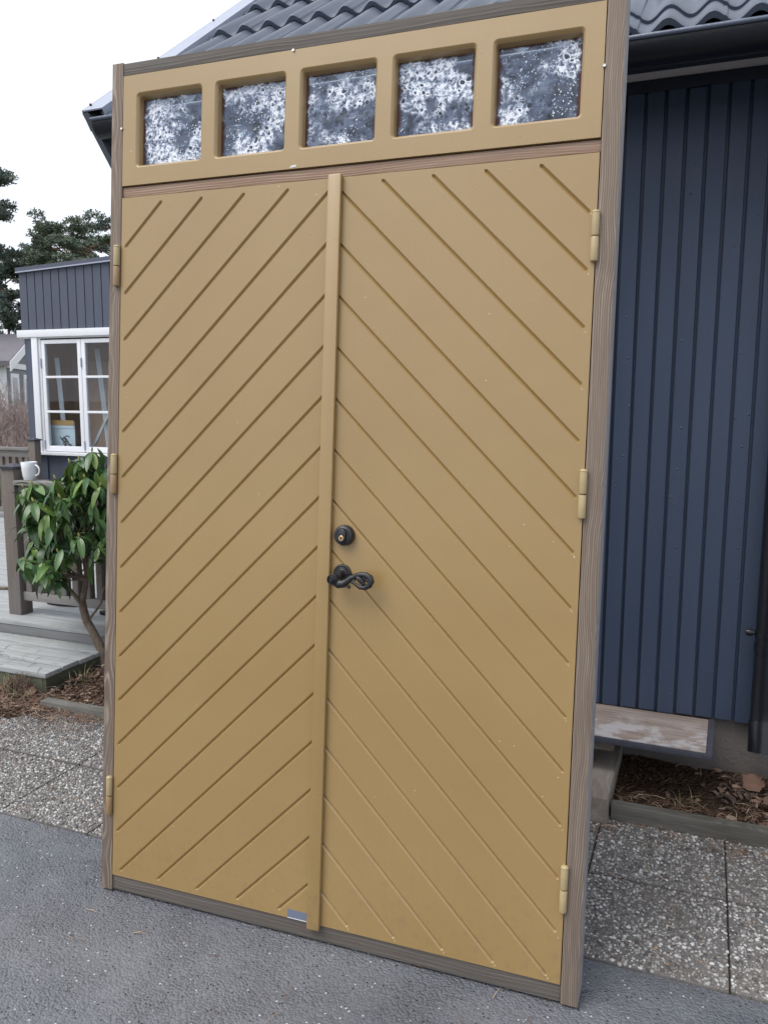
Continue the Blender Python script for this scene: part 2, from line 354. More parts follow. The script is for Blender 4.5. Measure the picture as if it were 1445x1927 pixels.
M = dict(
    paint=m_paint(),
    jamb=m_oldwood('weathered_jamb_wood', 'Z', (.165, .127, .100), (.365, .302, .245), (.215, .168, .134), .0058, .7, None, .075),
    jambside=m_oldwood('pale_jamb_side', 'Z', (.30, .285, .285), (.42, .40, .395), (.36, .35, .355)),  # paler, greyer tone for the right jamb's outer side face
    sill=m_oldwood('weathered_sill_wood', 'X', (.108, .094, .083), (.165, .147, .130), (.148, .134, .124), .011, .7, None, .03),
    transom=m_oldwood('bare_transom_wood', 'X', (.275, .175, .125), (.470, .360, .275), (.370, .265, .200), .007, .7, None, .03),
    pane=m_glass('streaked_glass', True), glass=m_glass('window_glass'),
    black=m_black(), brass=m_plain('brass', (.55, .40, .20), .3, .5, metal=1.0),
    hinge=m_plain('painted_hinge', (.40, .315, .17), .36, .5, .08),
    hinge_worn=m_plain('worn_hinge', (.30, .20, .105), .42, .45, .25, 40),
    chip=m_plain('bare_filler', (.52, .43, .28), .6, .3, .1),
    tape=m_plain('grey_tape', (.15, .17, .24), .35, .5, .05), steel=m_plain('screw_steel', (.55, .55, .56), .35, .5, metal=1.0),
    siding=m_siding('dark_blue_siding_paint', (.042, .061, .103)), annex=m_siding('grey_blue_siding_paint', (.078, .090, .125), False),
    frieze=m_plain('dark_frieze_paint', (.022, .028, .042), .55, .3),
    white=m_plain('white_paint', (.74, .75, .79), .45, .4, .05), whiteold=m_plain('worn_white_paint', (.66, .67, .70), .55, .35, .12, 25),
    soffit=m_oldwood('pale_soffit_wood', 'X', (.68, .65, .64), (.75, .72, .71), (.72, .69, .68)),
    gutter=m_plain('black_gutter_steel', (.009, .010, .015), .30, .5, .1), flash=m_plain('grey_sheet_metal', (.34, .37, .45), .42, .5, .06),
    barge=m_plain('grey_barge_paint', (.15, .165, .19), .5, .4, .1), tile=m_tile(),
    found=m_concrete('foundation_concrete', (.16, .145, .135)), slab=m_concrete('slab_concrete', (.17, .160, .155)),
    pebble=m_island('pebbles', [(0, (.07, .068, .072)), (.14, (.15, .148, .15)), (.34, (.25, .245, .24)), (.52, (.36, .345, .325)), (.66, (.24, .20, .17)), (.72, (.43, .42, .405)), (.86, (.62, .62, .61)), (.985, (.40, .27, .19))]),
    asphalt=m_asphalt(), soil=m_soil(), joint=m_concrete('joint_grit', (.075, .062, .054), 3), ground=m_plain('dry_grass_ground', (.10, .105, .055), .95, .1, .4, 2, .6, 20),
    kerb=m_oldwood('green_grey_kerb_timber', 'X', (.095, .088, .076), (.140, .132, .116), (.210, .208, .195)),
    beam=m_oldwood('worn_beam_wood', 'Y', (.22, .185, .155), (.30, .26, .225), (.40, .38, .36), .009),
    ply=m_ply(), plyedge=m_plain('dark_ply_edge', (.060, .062, .082), .5, .4, .3, 30),
    deck=m_deck('silver_deck_wood', 'X'), fascia=m_oldwood('grey_fascia_board', 'X', (.17, .175, .18), (.225, .23, .235), (.20, .205, .21)),
    greenbd=m_oldwood('mossy_fascia_board', 'X', (.105, .110, .075), (.150, .150, .105), (.120, .125, .10)),
    greenbdy=m_oldwood('mossy_side_board', 'Y', (.075, .078, .052), (.105, .105, .075), (.09, .092, .07)),
    post=m_oldwood('weathered_post_wood', 'Z', (.155, .130, .112), (.225, .195, .170), (.20, .19, .19)),
    bead=m_plain('gutter_bead', (.10, .12, .17), .22, .6, .05),  # paler and bluer than the gutter: a highlight painted into the bead
    rail=m_oldwood('weathered_rail_wood', 'X', (.20, .185, .172), (.265, .250, .235), (.25, .245, .24)),
    cap=m_plain('black_cap', (.030, .032, .045), .45, .4), mug=m_plain('white_glaze', (.74, .76, .80), .18, .5, .02, 4, 0),
    leaf=m_leaf(), leafin=m_leaf_inner(), stem=m_bark('rhododendron_bark', (.10, .075, .055), (.22, .175, .14), 45), bud=m_plain('pale_bud', (.42, .40, .14), .45, .4, .2),
    needle=m_island('dry_needles', [(0, (.10, .052, .034)), (.3, (.19, .105, .068)), (.6, (.29, .175, .12)), (.85, (.40, .29, .21))], .7, .25),
    bark=m_island('bark_mulch', [(0, (.055, .034, .026)), (.35, (.115, .066, .047)), (.7, (.20, .125, .09)), (.93, (.33, .25, .19))], .85, .2, 60),
    dryleaf=m_plain('dry_leaf', (.155, .092, .066), .65, .3, .35, 30, .3, 60), grass=m_island('grass_blades', [(0, (.10, .13, .04)), (.5, (.20, .20, .08)), (.8, (.38, .34, .20))], .6, .3),
    pine=m_foliage('pine_needles', (.070, .098, .072), (.108, .142, .098), (.155, .185, .125)), pine2=m_foliage('pine_needles_blue', (.060, .088, .078), (.092, .124, .104), (.135, .165, .132)),  # needle greens lightened and greyed, haze and sky glare put into the colour
    pbark=m_bark('pine_bark', (.10, .06, .045), (.24, .14, .10), 4), twig=m_bark('bare_twig', (.20, .155, .15), (.36, .29, .275), 12),
    room=m_plain('brown_room', (.30, .20, .16), .7, .3, .3, 5), roomwood=m_oldwood('brown_panel', 'Z', (.44, .29, .22), (.52, .36, .285), (.48, .33, .27), .012),
    orange=m_plain('orange_wood', (.58, .32, .12), .5, .4, .15), paper=m_plain('pale_board', (.60, .65, .68), .5, .4, .05), ink=m_plain('dark_ink', (.06, .07, .08), .6, .3),
    nroof=m_plain('neighbour_roof', (.16, .15, .17), .7, .3, .2, 3), nwall=m_plain('neighbour_wall', (.19, .20, .23), .7, .3, .1), dark=m_plain('dark_cloth', (.02, .02, .024), .7, .3), cloth=m_plain('pale_cloth', (.45, .45, .45), .8, .2, .5, 60),
    room_dark=m_plain('dark_window_pane', (.05, .055, .07), .15, .5),
)

# ================================================================== SETTING: ground, driveway, paving, beds
def sheet(name, s0, s1, t0, t1, z, mat, nx=1, ny=1, bump=0.0, edge=0.0):
    o = hroot(name, (s0+s1)/2, (t0+t1)/2, z)
    mb = MB(); w, d = s1-s0, t1-t0
    for j in range(ny+1):
        for i in range(nx+1):
            x, y = -w/2+w*i/nx, -d/2+d*j/ny
            h = bump*(math.sin(x*9.1+y*3)*.3+math.sin(x*23+y*17)*.25+random.uniform(-.5, .5)) if bump else 0
            mb.v.append((x, y, h))
    mb.f = [(j*(nx+1)+i, j*(nx+1)+i+1, (j+1)*(nx+1)+i+1, (j+1)*(nx+1)+i) for j in range(ny) for i in range(nx)]
    me = mb.mesh(name, mat, 0, 60 if bump else None, recalc=False)
    bpy.data.objects.remove(o)
    o = link(name, me, None, W((s0+s1)/2, (t0+t1)/2, z), HA); tag(o, kind='structure'); return o
AT = 2.15                                                    # where the asphalt meets the paving
tag(sheet('ground', -400, 400, -400, 700, -.045, M['ground']))
tag(sheet('driveway', -30, 30, -40, AT+.01, 0, M['asphalt']))
tag(sheet('paving_bed', -8, 8, AT+.01, 3.02, -.0035, M['joint']))

# exposed-aggregate slabs: three pebble fields shared between the slabs
SL, JT, SH = .425, .005, .045
ico = bmesh.new(); bmesh.ops.create_icosphere(ico, subdivisions=1, radius=1)
IV = np.array([v.co[:] for v in ico.verts]); IF = [tuple(v.index for v in f.verts) for f in ico.faces]; ico.free()
def pebble_field(k):
    n = 44; vs = []; fs = []; h = SL/2-JT*.5
    sub = [f for f in IF]
    for i in range(n):
        for j in range(n):
            x = -h + (i+.5+random.uniform(-.42, .42))*2*h/n; y = -h + (j+.5+random.uniform(-.42, .42))*2*h/n
            if abs(x) > h-.002 or abs(y) > h-.002 or random.random() < .07: continue
            a = random.uniform(.0040, .0074)*random.choice((.75, 1, 1, 1.25)); b = a*random.uniform(.55, .95); c = a*random.uniform(.5, .8); th = random.uniform(0, 6.28)
            P = IV*np.array([a, b, c])*(1+rng.uniform(-.12, .12, (len(IV), 1)))
            X = P[:, 0]*math.cos(th)-P[:, 1]*math.sin(th)+x; Y = P[:, 0]*math.sin(th)+P[:, 1]*math.cos(th)+y; Z = P[:, 2]+c*random.uniform(-.35, .25)
            b0 = len(vs); vs += list(zip(X, Y, Z)); fs += [tuple(b0+q for q in f) for f in sub]
    me = bpy.data.meshes.new('pebbles'); me.from_pydata(vs, [], fs); me.shade_smooth(); me.materials.append(M['pebble']); return me
PEB = [pebble_field(k) for k in range(3)]
SLABME = MB().box(-SL/2+JT/2, SL/2-JT/2, -SL/2+JT/2, SL/2-JT/2, -SH, 0).mesh('slab', M['slab'], .004, 40)
pav = hroot('pavement', 0, 0, 0); tag(pav, kind='structure')
for j in range(2):
    for i in range(-12, 8):
        s = .137 + (i+.5)*SL; t = AT+.012 + (j+.5)*SL + j*.006
        o = link('slab', SLABME, pav, (s, t, .004+random.uniform(-.002, .003)), random.choice((0, 1, 2, 3))*math.pi/2)
        o.rotation_euler[0] = random.uniform(-.004, .004)
        p = link('pebbles', PEB[(i*7+j*5) % 3], o); tag(p, kind='stuff')

# soil beds
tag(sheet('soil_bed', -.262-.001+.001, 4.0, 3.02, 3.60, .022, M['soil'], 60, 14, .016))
b2 = sheet('planting_bed', -3.105, -.40, 3.05, 3.72, .030, M['soil'], 60, 16, .03)
b3 = sheet('mulch_bed', -5.6, -3.00, 2.86, 3.70, .012, M['soil'], 60, 18, .016)

# ------------------------------------------------------------------ kerbs
k = tag(boxo('timber_kerb', (-.258, 4.0, 2.965, 3.012, -.04, .068), M['kerb'], None, .006), 'long weathered timber kerb holding back the soil by the dark blue wall', 'kerb')
k.location = W(1.871, 2.9885, -.04); k.rotation_euler = (0, 0, HA)
k = tag(boxo('timber_kerb', (-3.02, -.42, 3.0, 3.06, -.04, .058), M['kerb'], None, .006), 'short grey timber kerb below the rhododendron, edging the mulch', 'kerb')
k.location = W(-1.72, 3.03, -.04); k.rotation_euler = (0, 0, HA)

# ================================================================== HOUSE
WT, ZB, ZS = 3.5, .253, 2.786          # wall face depth, bottom of the cladding, soffit height
SL0, SL1 = -2.447, 5.0                  # wall ends
EL = -2.60                             # left verge
house = hroot('house', 0, WT, 0); tag(house, 'dark blue timber house with grey tiled roof behind the ochre double door', 'house')
def hp(name, b, mat, bevel=.002, parent=None):
    return boxo(name, b, mat, parent or house, bevel)
hp('foundation', (SL0+.03, SL1-.03, .03, .35, -.3, ZB+.06), M['found'], .01)
wall = hp('wall', (SL0, SL1, .024, .16, ZB+.02, ZS), M['frieze'], 0)
BW = .0755
prof = [(0, .019), (.0095, .019), (.0112, .0045), (.0140, .0010), (.0170, 0), (BW-.002, 0), (BW, .003), (BW, .026), (0, .026)]
def extr(prof, z0, z1):
    n = len(prof); v = [(x, y, z0) for x, y in prof]+[(x, y, z1) for x, y in prof]
    f = [(i, (i+1) % n, n+(i+1) % n, n+i) for i in range(n)]+[tuple(range(n)), tuple(range(n, 2*n))]
    return MB().add(v, f)
BD = extr(prof, 0, 2.738-ZB).mesh('board', M['siding'])
wl = wall.location
x = SL0+.036
while x < SL1-BW:
    link('board', BD, wall, (x-wl[0], -wl[1], ZB-wl[2]+random.uniform(-.004, .004))); x += BW
hp('frieze', (SL0, SL1, -.006, .023, 2.740, ZS-.002), M['frieze'])
gp = [(.161, ZB), (6.6, ZB), (6.6, 2.72), (3.2, 2.72+3.0*.7515-.1), (.161, ZS-.05)]
mb = MB(); n = len(gp); mb.add([(SL0+.002, a, b) for a, b in gp]+[(SL0+.12, a, b) for a, b in gp], [tuple(range(n)), tuple(range(n, 2*n))]+[(i, (i+1) % n, n+(i+1) % n, n+i) for i in range(n)])
link('gable_wall', mb.mesh('gable_wall', M['siding']), house)
hp('soffit', (EL+.04, SL1+.3, -.314, .03, ZS, ZS+.02), M['soffit'], .001)
hp('fascia', (EL+.04, SL1+.3, -.345, -.315, 2.70, 2.84), M['frieze'])
# roof: deck slab, tiles, verge flashing
PITCHR = math.atan(.7515)
roof = link('roof', MB().box(EL+.05, SL1+.35, 0, 4.6, -.10, -.045).mesh('roof', M['frieze']), house, (0, -.45, 2.766), (PITCHR, 0, 0))
TW, TL = .277, .445
def tile_mesh():
    nx = 40; mb = MB(); L = .50; th = .016
    def hh(x):
        return .0195*math.cos(2*math.pi*(x-.098)/(TW/2)) + (.004 if x > TW*.97 else 0)
    top = []
    for j, y in enumerate((0, .012, L)):
        for i in range(nx+1):
            x = TW*1.03*i/nx - .004
            z = hh(x) + .036*(1-y/L) - (.006 if j == 0 else 0)
            mb.v.append((x, y-(0 if j else 0), z))
    for i in range(nx+1):
        x = TW*1.03*i/nx-.004; mb.v.append((x, .003, hh(x)+.036-th-.012))
    for i in range(nx+1):
        x = TW*1.03*i/nx-.004; mb.v.append((x, L, hh(x)-th))
    r = nx+1
    for i in range(nx):
        mb.f += [(i, i+1, r+i+1, r+i), (r+i, r+i+1, 2*r+i+1, 2*r+i), (3*r+i, 3*r+i+1, i+1, i), (4*r+i, 4*r+i+1, 3*r+i+1, 3*r+i), (2*r+i, 2*r+i+1, 4*r+i+1, 4*r+i)]
    mb.f += [(0, r, 2*r, 4*r, 3*r), (nx, r+nx, 2*r+nx, 4*r+nx, 3*r+nx)]
    return mb.mesh('roof_tile', M['tile'], 0, 50)
TM = tile_mesh()
ncol = int((SL1+.3+2.508)/TW)
for rr in range(9):
    for c in range(ncol):
        if rr > 6 and c > 6: continue
        o = link('tile', TM, roof, (-2.508+c*TW, -.02 if rr == 0 else .10+(rr-1)*TL, (0.012 if rr else .004)+random.uniform(-.001, .001)))
        o.rotation_euler[2] = random.uniform(-.004, .004)
roof2 = link('roof_back', MB().box(EL+.05, SL1+.35, 2.42, 4.6, -.02, .03).mesh('roof_back', M['tile']), roof)
# verge flashing: folded sheet running up the slope, with a down-turned lip, in door-ward eave cut
vf = MB(); vf.box(EL, EL+.105, .045, 4.6, .052, .058); vf.box(EL-.003, EL, .045, 4.6, -.03, .0585); vf.box(EL+.105, EL+.108, .045, 4.6, .008, .0585)
fl = link('verge_flashing', vf.mesh('verge_flashing', M['flash'], 0), house, (0, -.50, 2.7175), (PITCHR, 0, 0))
for kk in range(5):
    s_ = MB().lathe([(.004, 0), (.007, .004), (.004, .009)], 'Z', n=8).mesh('screw', M['black'])
    link('screw', s_, fl, (EL+.012, .10+kk*.62, .058))
# barge plate closing the eave, its lower end cut on a slant
def onS(x, y, s):
    d = ray(x, y); p = O3+d*((s-O3@EX)/(d@EX)); return (p@EX, p@NX, p[2])
tip = (3.000, 2.780); low = onS(207, 313, EL)
dirx = ((low[1]-tip[0]), (low[2]-tip[1]))
q2 = (tip[0]+dirx[0]*2.0, tip[1]+dirx[1]*2.0)
poly = [tip, q2, (3.61, q2[1]), (3.61, 3.02), (7.0, 3.02+3.39*.7515), (7.0, .50+.7515*7.0), (3.03, .50+.7515*3.03)]
poly = [(a-WT, b) for a, b in poly]
mb = MB(); n = len(poly); mb.add([(EL, a, b) for a, b in poly]+[(EL+.03, a, b) for a, b in poly], [tuple(range(n)), tuple(range(n, 2*n))]+[(i, (i+1) % n, n+(i+1) % n, n+i) for i in range(n)])
link('bargeboard', mb.mesh('bargeboard', M['barge']), house)
hp('verge_soffit', (EL+.031, SL0-.001, -.31, 1.2, ZS-.028, ZS-.004), M['frieze'])
# gutter: open half-round channel with a rolled bead, hooks below
GR = .066
def gutter():
    mb = MB(); n = 14; rim = []
    for sx_ in (EL+.032, SL1+.3):
        for rr_ in (GR, GR-.004):
            for k_ in range(n+1):
                a = math.pi+math.pi*k_/n; mb.v.append((sx_, rr_*math.cos(a), rr_*math.sin(a)))
    q = n+1
    for k_ in range(n):
        mb.f += [(k_, k_+1, 2*q+k_+1, 2*q+k_), (q+k_, q+k_+1, 3*q+k_+1, 3*q+k_), (k_, k_+1, q+k_+1, q+k_), (2*q+k_, 2*q+k_+1, 3*q+k_+1, 3*q+k_)]
    mb.f += [(0, q, 3*q, 2*q), (n, q+n, 3*q+n, 2*q+n)]
    mb.add([(EL+.033, GR*math.cos(math.pi+math.pi*k_/n), GR*math.sin(math.pi+math.pi*k_/n)) for k_ in range(n+1)], [tuple(range(n+1))])
    return mb
gut = link('gutter', gutter().mesh('gutter', M['gutter'], 0, 40), house, (0, -.345-GR-.004, 2.754))
link('gutter_bead', MB().tube([(EL+.032, -GR-.004, .002), (SL1+.3, -GR-.004, .002)], .0085, 10).mesh('gutter_bead', M['bead'], 0, 60), gut)
for kk in range(12):
    pts = [(EL+.35+kk*.6, GR*1.03*math.cos(math.pi*1.0+math.pi*q/10), GR*1.03*math.sin(math.pi+math.pi*q/10)) for q in range(11)]
    link('gutter_hook', MB().tube(pts, .004, 6).mesh('gutter_hook', M['gutter'], 0, 60), gut)
# downpipe with clamp and slanted outlet
DPS, DPT = .272, -.080
dp = MB(); R_ = .054
pp = [(0, -.04, .185), (0, -.022, .245), (0, -.004, .30), (0, 0, .36), (0, 0, 2.3), (0, -.03, 2.42), (0, -.30, 2.58), (0, -.35, 2.68)]
dp.tube([(DPS+a, DPT+b, c) for a, b, c in pp], [R_*1.0]*8, 20, cap=False)
dp.tube([(DPS+a, DPT+b, c) for a, b, c in pp[:3]], [R_*1.06]*3, 20, cap=False)
dpo = link('downpipe', dp.mesh('downpipe', M['gutter'], 0, 50), house)
cl = MB()
for zz in (.655,):
    cl.lathe([(R_+.001, zz-.011), (R_+.0035, zz-.011), (R_+.0035, zz+.011), (R_+.001, zz+.011)], 'Z', (DPS, DPT, 0), 24)
    cl.tube([(DPS-R_-.018, DPT, zz), (DPS-R_+.004, DPT, zz)], .008, 8); cl.lathe([(.012, -.012), (.015, 0), (.012, .012)], 'X', (DPS-R_-.022, DPT, zz), 12)
    cl.tube([(DPS-.01, DPT+R_, zz), (DPS-.01, .02, zz)], .006, 6)
link('clamp', cl.mesh('clamp', M['gutter'], 0, 40), dpo)
link('pipe_joint', MB().lathe([(R_+.001, .985-.35), (R_+.003, .99-.35), (R_+.003, 1.03-.415), (R_+.001, 1.03-.41)], 'Z', (DPS, DPT, -.03), 24).mesh('pipe_joint', M['gutter'], 0, 40), dpo)

# ------------------------------------------------------------------ timber beam, block and old board under the wall
bm_ = hroot('timber_beam', -.34, 2.93, 0); tag(bm_, 'thick worn timber beam lying end-on under the old board', 'beam')
boxo('beam_body', (-.075, .075, 0, .56, -.01, .102), M['beam'], bm_, .008)
bk = tag(boxo('timber_block', (-.06, .06, -.06, .06, 0, .118), M['beam'], None, .006), 'short timber block standing on the beam and carrying the old board', 'block')
bk.location = W(-.350, 3.42, .102); bk.rotation_euler = (0, 0, HA)
br = hroot('old_board', -.52, 3.145, .220); tag(br, 'old plywood board with whitish stains lying below the dark blue wall', 'board')
br.rotation_euler = (R(.0), 0, HA-R(1.5))
boxo('lower_sheet', (-.72, .575, .020, .37, 0, .010), M['plyedge'], br, .001)
boxo('top_sheet', (-.74, .580, .012, .36, .0105, .030), M['ply'], br, .0015)
boxo('edge_strip', (-.74, .603, 0, .0115, .006, .0285), M['plyedge'], br, .001)
boxo('end_strip', (.581, .603, .012, .37, .004, .028), M['plyedge'], br, .001)

# ================================================================== ANNEX (far left building)
AN = 7.3
ann = hroot('annex', -7.30, AN, 0); tag(ann, 'small grey boarded outbuilding with white casement window beyond the deck', 'outbuilding')
awall = boxo('wall', (0, 1.37*0+.13, .02, .10, .2, 2.96), M['annex'], ann, 0)
# wall body around the window opening
for nm, b in (('wall_panel', (.131, 4.6, .02, .10, 2.26, 2.98)), ('wall_panel', (.131, 1.50, .02, .10, .2, .93)), ('wall_panel', (1.50, 4.6, .02, .10, .2, 2.259))):
    boxo(nm, b, M['annex'], ann, 0)
AB = .1155
aprof = [(0, .018), (.008, .018), (.009, .002), (.011, 0), (AB-.001, 0), (AB, .002), (AB, .02), (0, .02)]
ABM = extr(aprof, 0, 1).mesh('board', M['annex'])
for i in range(38):
    x = -.022+i*AB
    top = 2.945+.042*(x+.0)+.02
    o = link('board', ABM, ann, (x, -.004, 2.31)); o.scale = (1, 1, top-2.31)
    if i < 2:
        o = link('board', ABM, ann, (x+.055, 0.0, .2)); o.scale = (1, 1, 2.05)
rf = MB(); rf.box(-.03, 4.6, -.02, .02, 0, .035); rf.box(-.03, 4.6, -.034, -.021, .006, .052); rf.box(-.03, 4.6, -.03, 1.6, .0525, .062)
o = link('roof_flashing', rf.mesh('roof_flashing', M['annex'], .002), ann, (0, 0, 2.945), (0, -math.atan(.042), 0))
dl = MB().box(-.03, 4.6, -.040, -.0345, .004, .018).mesh('drip_edge', M['flash']); link('drip_edge', dl, o)
boxo('side_wall', (0, .08, .101, 3.2, .2, 2.9), M['annex'], ann, 0)
boxo('window_head', (-.062, 4.6, -.030, -.006, 2.238, 2.318), M['white'], ann, .002)
boxo('window_head_underside', (-.05, 4.6, -.005, .019, 2.222, 2.262), M['whiteold'], ann, .001)
boxo('window_jamb', (.132, .215, -.020, .019, .94, 2.237), M['white'], ann, .002)
win = boxo('window', (.216, .250, -.002, .06, .95, 2.221), M['whiteold'], ann, .002)
boxo('window_jamb', (1.40, 1.49, -.020, .019, .94, 2.237), M['white'], ann, .002)
boxo('window_sill', (.10, 1.52, -.07, .06, .915, .949), M['whiteold'], ann, .003)
wl2 = win.location
def sash(x0, x1):
    z0, z1 = .955, 2.205
    mb = MB(); fw = .050
    mb.box(x0, x0+fw, 0, .04, z0, z1); mb.box(x1-fw, x1, 0, .04, z0, z1); mb.box(x0+fw, x1-fw, .001, .039, z1-fw*.85, z1); mb.box(x0+fw, x1-fw, .001, .039, z0, z0+.062)
    c = (x0, 0, z0)
    mb.v = [(a-c[0], b-c[1], d-c[2]) for a, b, d in mb.v]
    s_ = link('window_sash', mb.mesh('window_sash', M['white'], .002, 40), ann, c)
    for zz in (1.793, 1.405):
        boxo('muntin', (x0+fw-c[0], x1-fw-c[0], -.001, .03, zz-.013-z0, zz+.013-z0), M['white'], s_, .003)
    for za, zb in ((z0+.062, 1.392), (1.418, 1.780), (1.806, z1-fw*.85)):
        boxo('pane', (x0+fw-c[0], x1-fw-c[0], .018, .021, za-z0, zb-z0), M['glass'], s_, 0)
    for zz in (1.03, 1.95):
        hm = MB().tube([(0, 0, -.05), (0, 0, .05)], .009, 8).mesh('hinge', M['flash'], 0, 50)
        link('hinge', hm, s_, (-.004, -.006, zz-z0))
sash(.252, .815); sash(.822, 1.385)
# room behind the window
rm = MB(); rm.box(.12, 1.6, .62, .65, .3, 2.5); rm.box(.10, .12, .10, .78, .3, 2.5); rm.box(1.6, 1.62, .10, .78, .3, 2.5); rm.box(.10, 1.62, .10, .78, .86, .90)
link('room', rm.mesh('room', M['roomwood']), ann)
def leaner(name, p0, p1, w, th, mat, label, cat):
    o = empty(name, W(-7.30+p0[0], AN+p0[1], p0[2]), HA)
    d = Vector((p1[0]-p0[0], p1[1]-p0[1], p1[2]-p0[2]))
    me = MB().box(-w/2, w/2, -th/2, th/2, 0, d.length).mesh(name, mat, .002)
    bpy.data.objects.remove(o)
    o = bpy.data.objects.new(name, me); C.objects.link(o)
    o.matrix_world = Matrix.Translation(W(-7.30+p0[0], AN+p0[1], p0[2])) @ Matrix.Rotation(HA, 4, 'Z') @ d.to_track_quat('Z', 'Y').to_matrix().to_4x4()
    tag(o, label, cat)
leaner('white_lath', (.44, .12, .905), (.22, .27, 2.02), .05, .014, M['white'], 'white lath leaning inside the left casement of the outbuilding', 'lath')
leaner('white_lath', (1.06, .12, .905), (.80, .28, 2.12), .05, .014, M['white'], 'white lath leaning inside the right casement of the outbuilding', 'lath')
leaner('brown_panel', (.62, .40, .905), (.62, .58, 2.0), .42, .015, M['roomwood'], 'brown wooden panel leaning against the back of the outbuilding room', 'panel')
leaner('grey_pipe', (.78, .10, .905), (1.20, .20, 1.70), .03, .03, M['soffit'], 'slanting grey bar seen through the right casement', 'bar')
pic = hroot('framed_drawing', -7.30+.375, AN+.115, .905); tag(pic, 'pale framed drawing with dark scribble and orange wooden top rail behind the window', 'picture')
boxo('backing', (-.22, .20, 0, .012, 0, .38), M['paper'], pic, .001)
boxo('top_rail', (-.22, .20, -.012, -.001, .345, .40), M['orange'], pic, .002)
boxo('mount', (-.215, .195, -.006, -.0005, .31, .343), M['white'], pic, .001)
sc = MB(); random.seed(3)
for q in range(9):
    x0, z0 = .07+random.uniform(-.05, .05), .15+random.uniform(-.04, .04); pts = [(x0+.035*math.cos(a*1.3+q)+.01*a*.3, -.003, z0+.045*math.sin(a+q*.7)) for a in np.linspace(0, 3.2, 8)]
    sc.tube(pts, .005, 5)
link('drawn_scribble', sc.mesh('drawn_scribble', M['ink']), pic)

# ================================================================== DECK, STEP, RAILINGS
DZ = .210
deck = hroot('deck', -5.3, 3.67, 0); tag(deck, 'weathered silver-grey timber deck between the railing and the outbuilding', 'deck')
DPM = MB().box(-3.0, 3.2, 0, .134, -.028, 0).mesh('plank', M['deck'], .003, 40)
for i in range(26):
    link('plank', DPM, deck, (random.uniform(-.02, .0), .0+i*.1405, DZ+random.uniform(-.001, .001)))
boxo('fascia_board', (-3.0, 3.2, .004, .04, .135-.08, DZ-.0295), M['fascia'], deck, .003)
boxo('joist_frame', (-2.98, 3.1, .05, 3.6, .02, DZ-.031), M['post'], deck, 0)
step = hroot('deck_step', -3.135, 3.16, 0); tag(step, 'low silver-grey plank step with mossy boards in front of the deck', 'step')
PZ = .130
SPM = MB().box(-2.6, 0, 0, .1205, -.026, 0).mesh('plank', M['deck'], .003, 40)
for i in range(4): link('plank', SPM, step, (random.uniform(-.001, .001), .002+i*.1265, PZ+random.uniform(-.002, .002)))
boxo('front_board', (-2.6, -.030, .010, .034, .0, PZ-.0275), M['greenbd'], step, .002)
boxo('side_board', (-.028, -.004, .010, .505, .0, PZ-.0275), M['greenbdy'], step, .002)

def post(parent, x, y, z0, h, w=.098):
    p = boxo('post', (x-w/2, x+w/2, y-w/2, y+w/2, z0, z0+h), M['post'], parent, .004)
    c = w/2+.012; mb = MB().box(-c, c, -c, c, 0, .014)
    mb.add([(-c+.004, -c+.004, .0141), (c-.004, -c+.004, .0141), (c-.004, c-.004, .0141), (-c+.004, c-.004, .0141), (0, 0, .034)], [(0, 1, 4), (1, 2, 4), (2, 3, 4), (3, 0, 4), (0, 3, 2, 1)])
    link('post_cap', mb.mesh('post_cap', M['cap'], .001), p, (0, 0, h)); return p
rl = hroot('railing', -3.96, 3.825, DZ); tag(rl, 'weathered brown deck railing with black-capped post behind the rhododendron', 'railing')
post(rl, 0, 0, 0, .915)
boxo('bottom_rail', (.05, 2.0, -.026, .026, .093, .148), M['rail'], rl, .004)
boxo('top_rail', (.05, 2.0, -.06, .06, .818, .846), M['rail'], rl, .004)
boxo('upper_rail', (.05, 2.0, -.022, .022, .740, .817), M['rail'], rl, .003)
BALM = MB().box(-.022, .022, -.022, .022, 0, .591).mesh('baluster', M['post'], .003, 40)
for i in range(21): link('baluster', BALM, rl, (.095+i*.091, .0, .1485))
post(rl, 2.05, 0, 0, .915)
rb = hroot('railing', -6.84, 6.92, DZ); tag(rb, 'far low railing with black-capped post beside the white casement window', 'railing')
post(rb, 0, 0, 0, .885, .09)
boxo('top_rail', (-2.4, -.046, -.05, .05, .775, .805), M['rail'], rb, .004)
boxo('upper_rail', (-2.4, -.046, -.02, .02, .70, .774), M['rail'], rb, .003); boxo('bottom_rail', (-2.4, -.046, -.02, .02, .08, .13), M['rail'], rb, .003)
BAL2 = MB().box(-.022, .022, -.018, .018, 0, .569).mesh('baluster', M['post'], .002)
for i in range(24): link('baluster', BAL2, rb, (-.10-i*.095, .0, .1305))

# mug on the rail
mg = hroot('mug', -3.832, 3.825, DZ+.846); tag(mg, 'large white mug standing on the railing beside the black post cap', 'mug')
mb = MB().lathe([(.030, 0), (.034, .004), (.0405, .03), (.045, .07), (.0475, .110), (.0465, .1115), (.0445, .109), (.042, .07), (.036, .02), (.0, .012)], 'Z', n=32)
link('cup', mb.mesh('cup', M['mug'], 0, 50), mg)
pts = [(.0445+.034*math.sin(a)*1.0, 0, .062+.032*math.cos(a)) for a in np.linspace(0, math.pi, 14)]
link('handle', MB().tube(pts, .0052, 10).mesh('handle', M['mug'], 0, 60), mg)

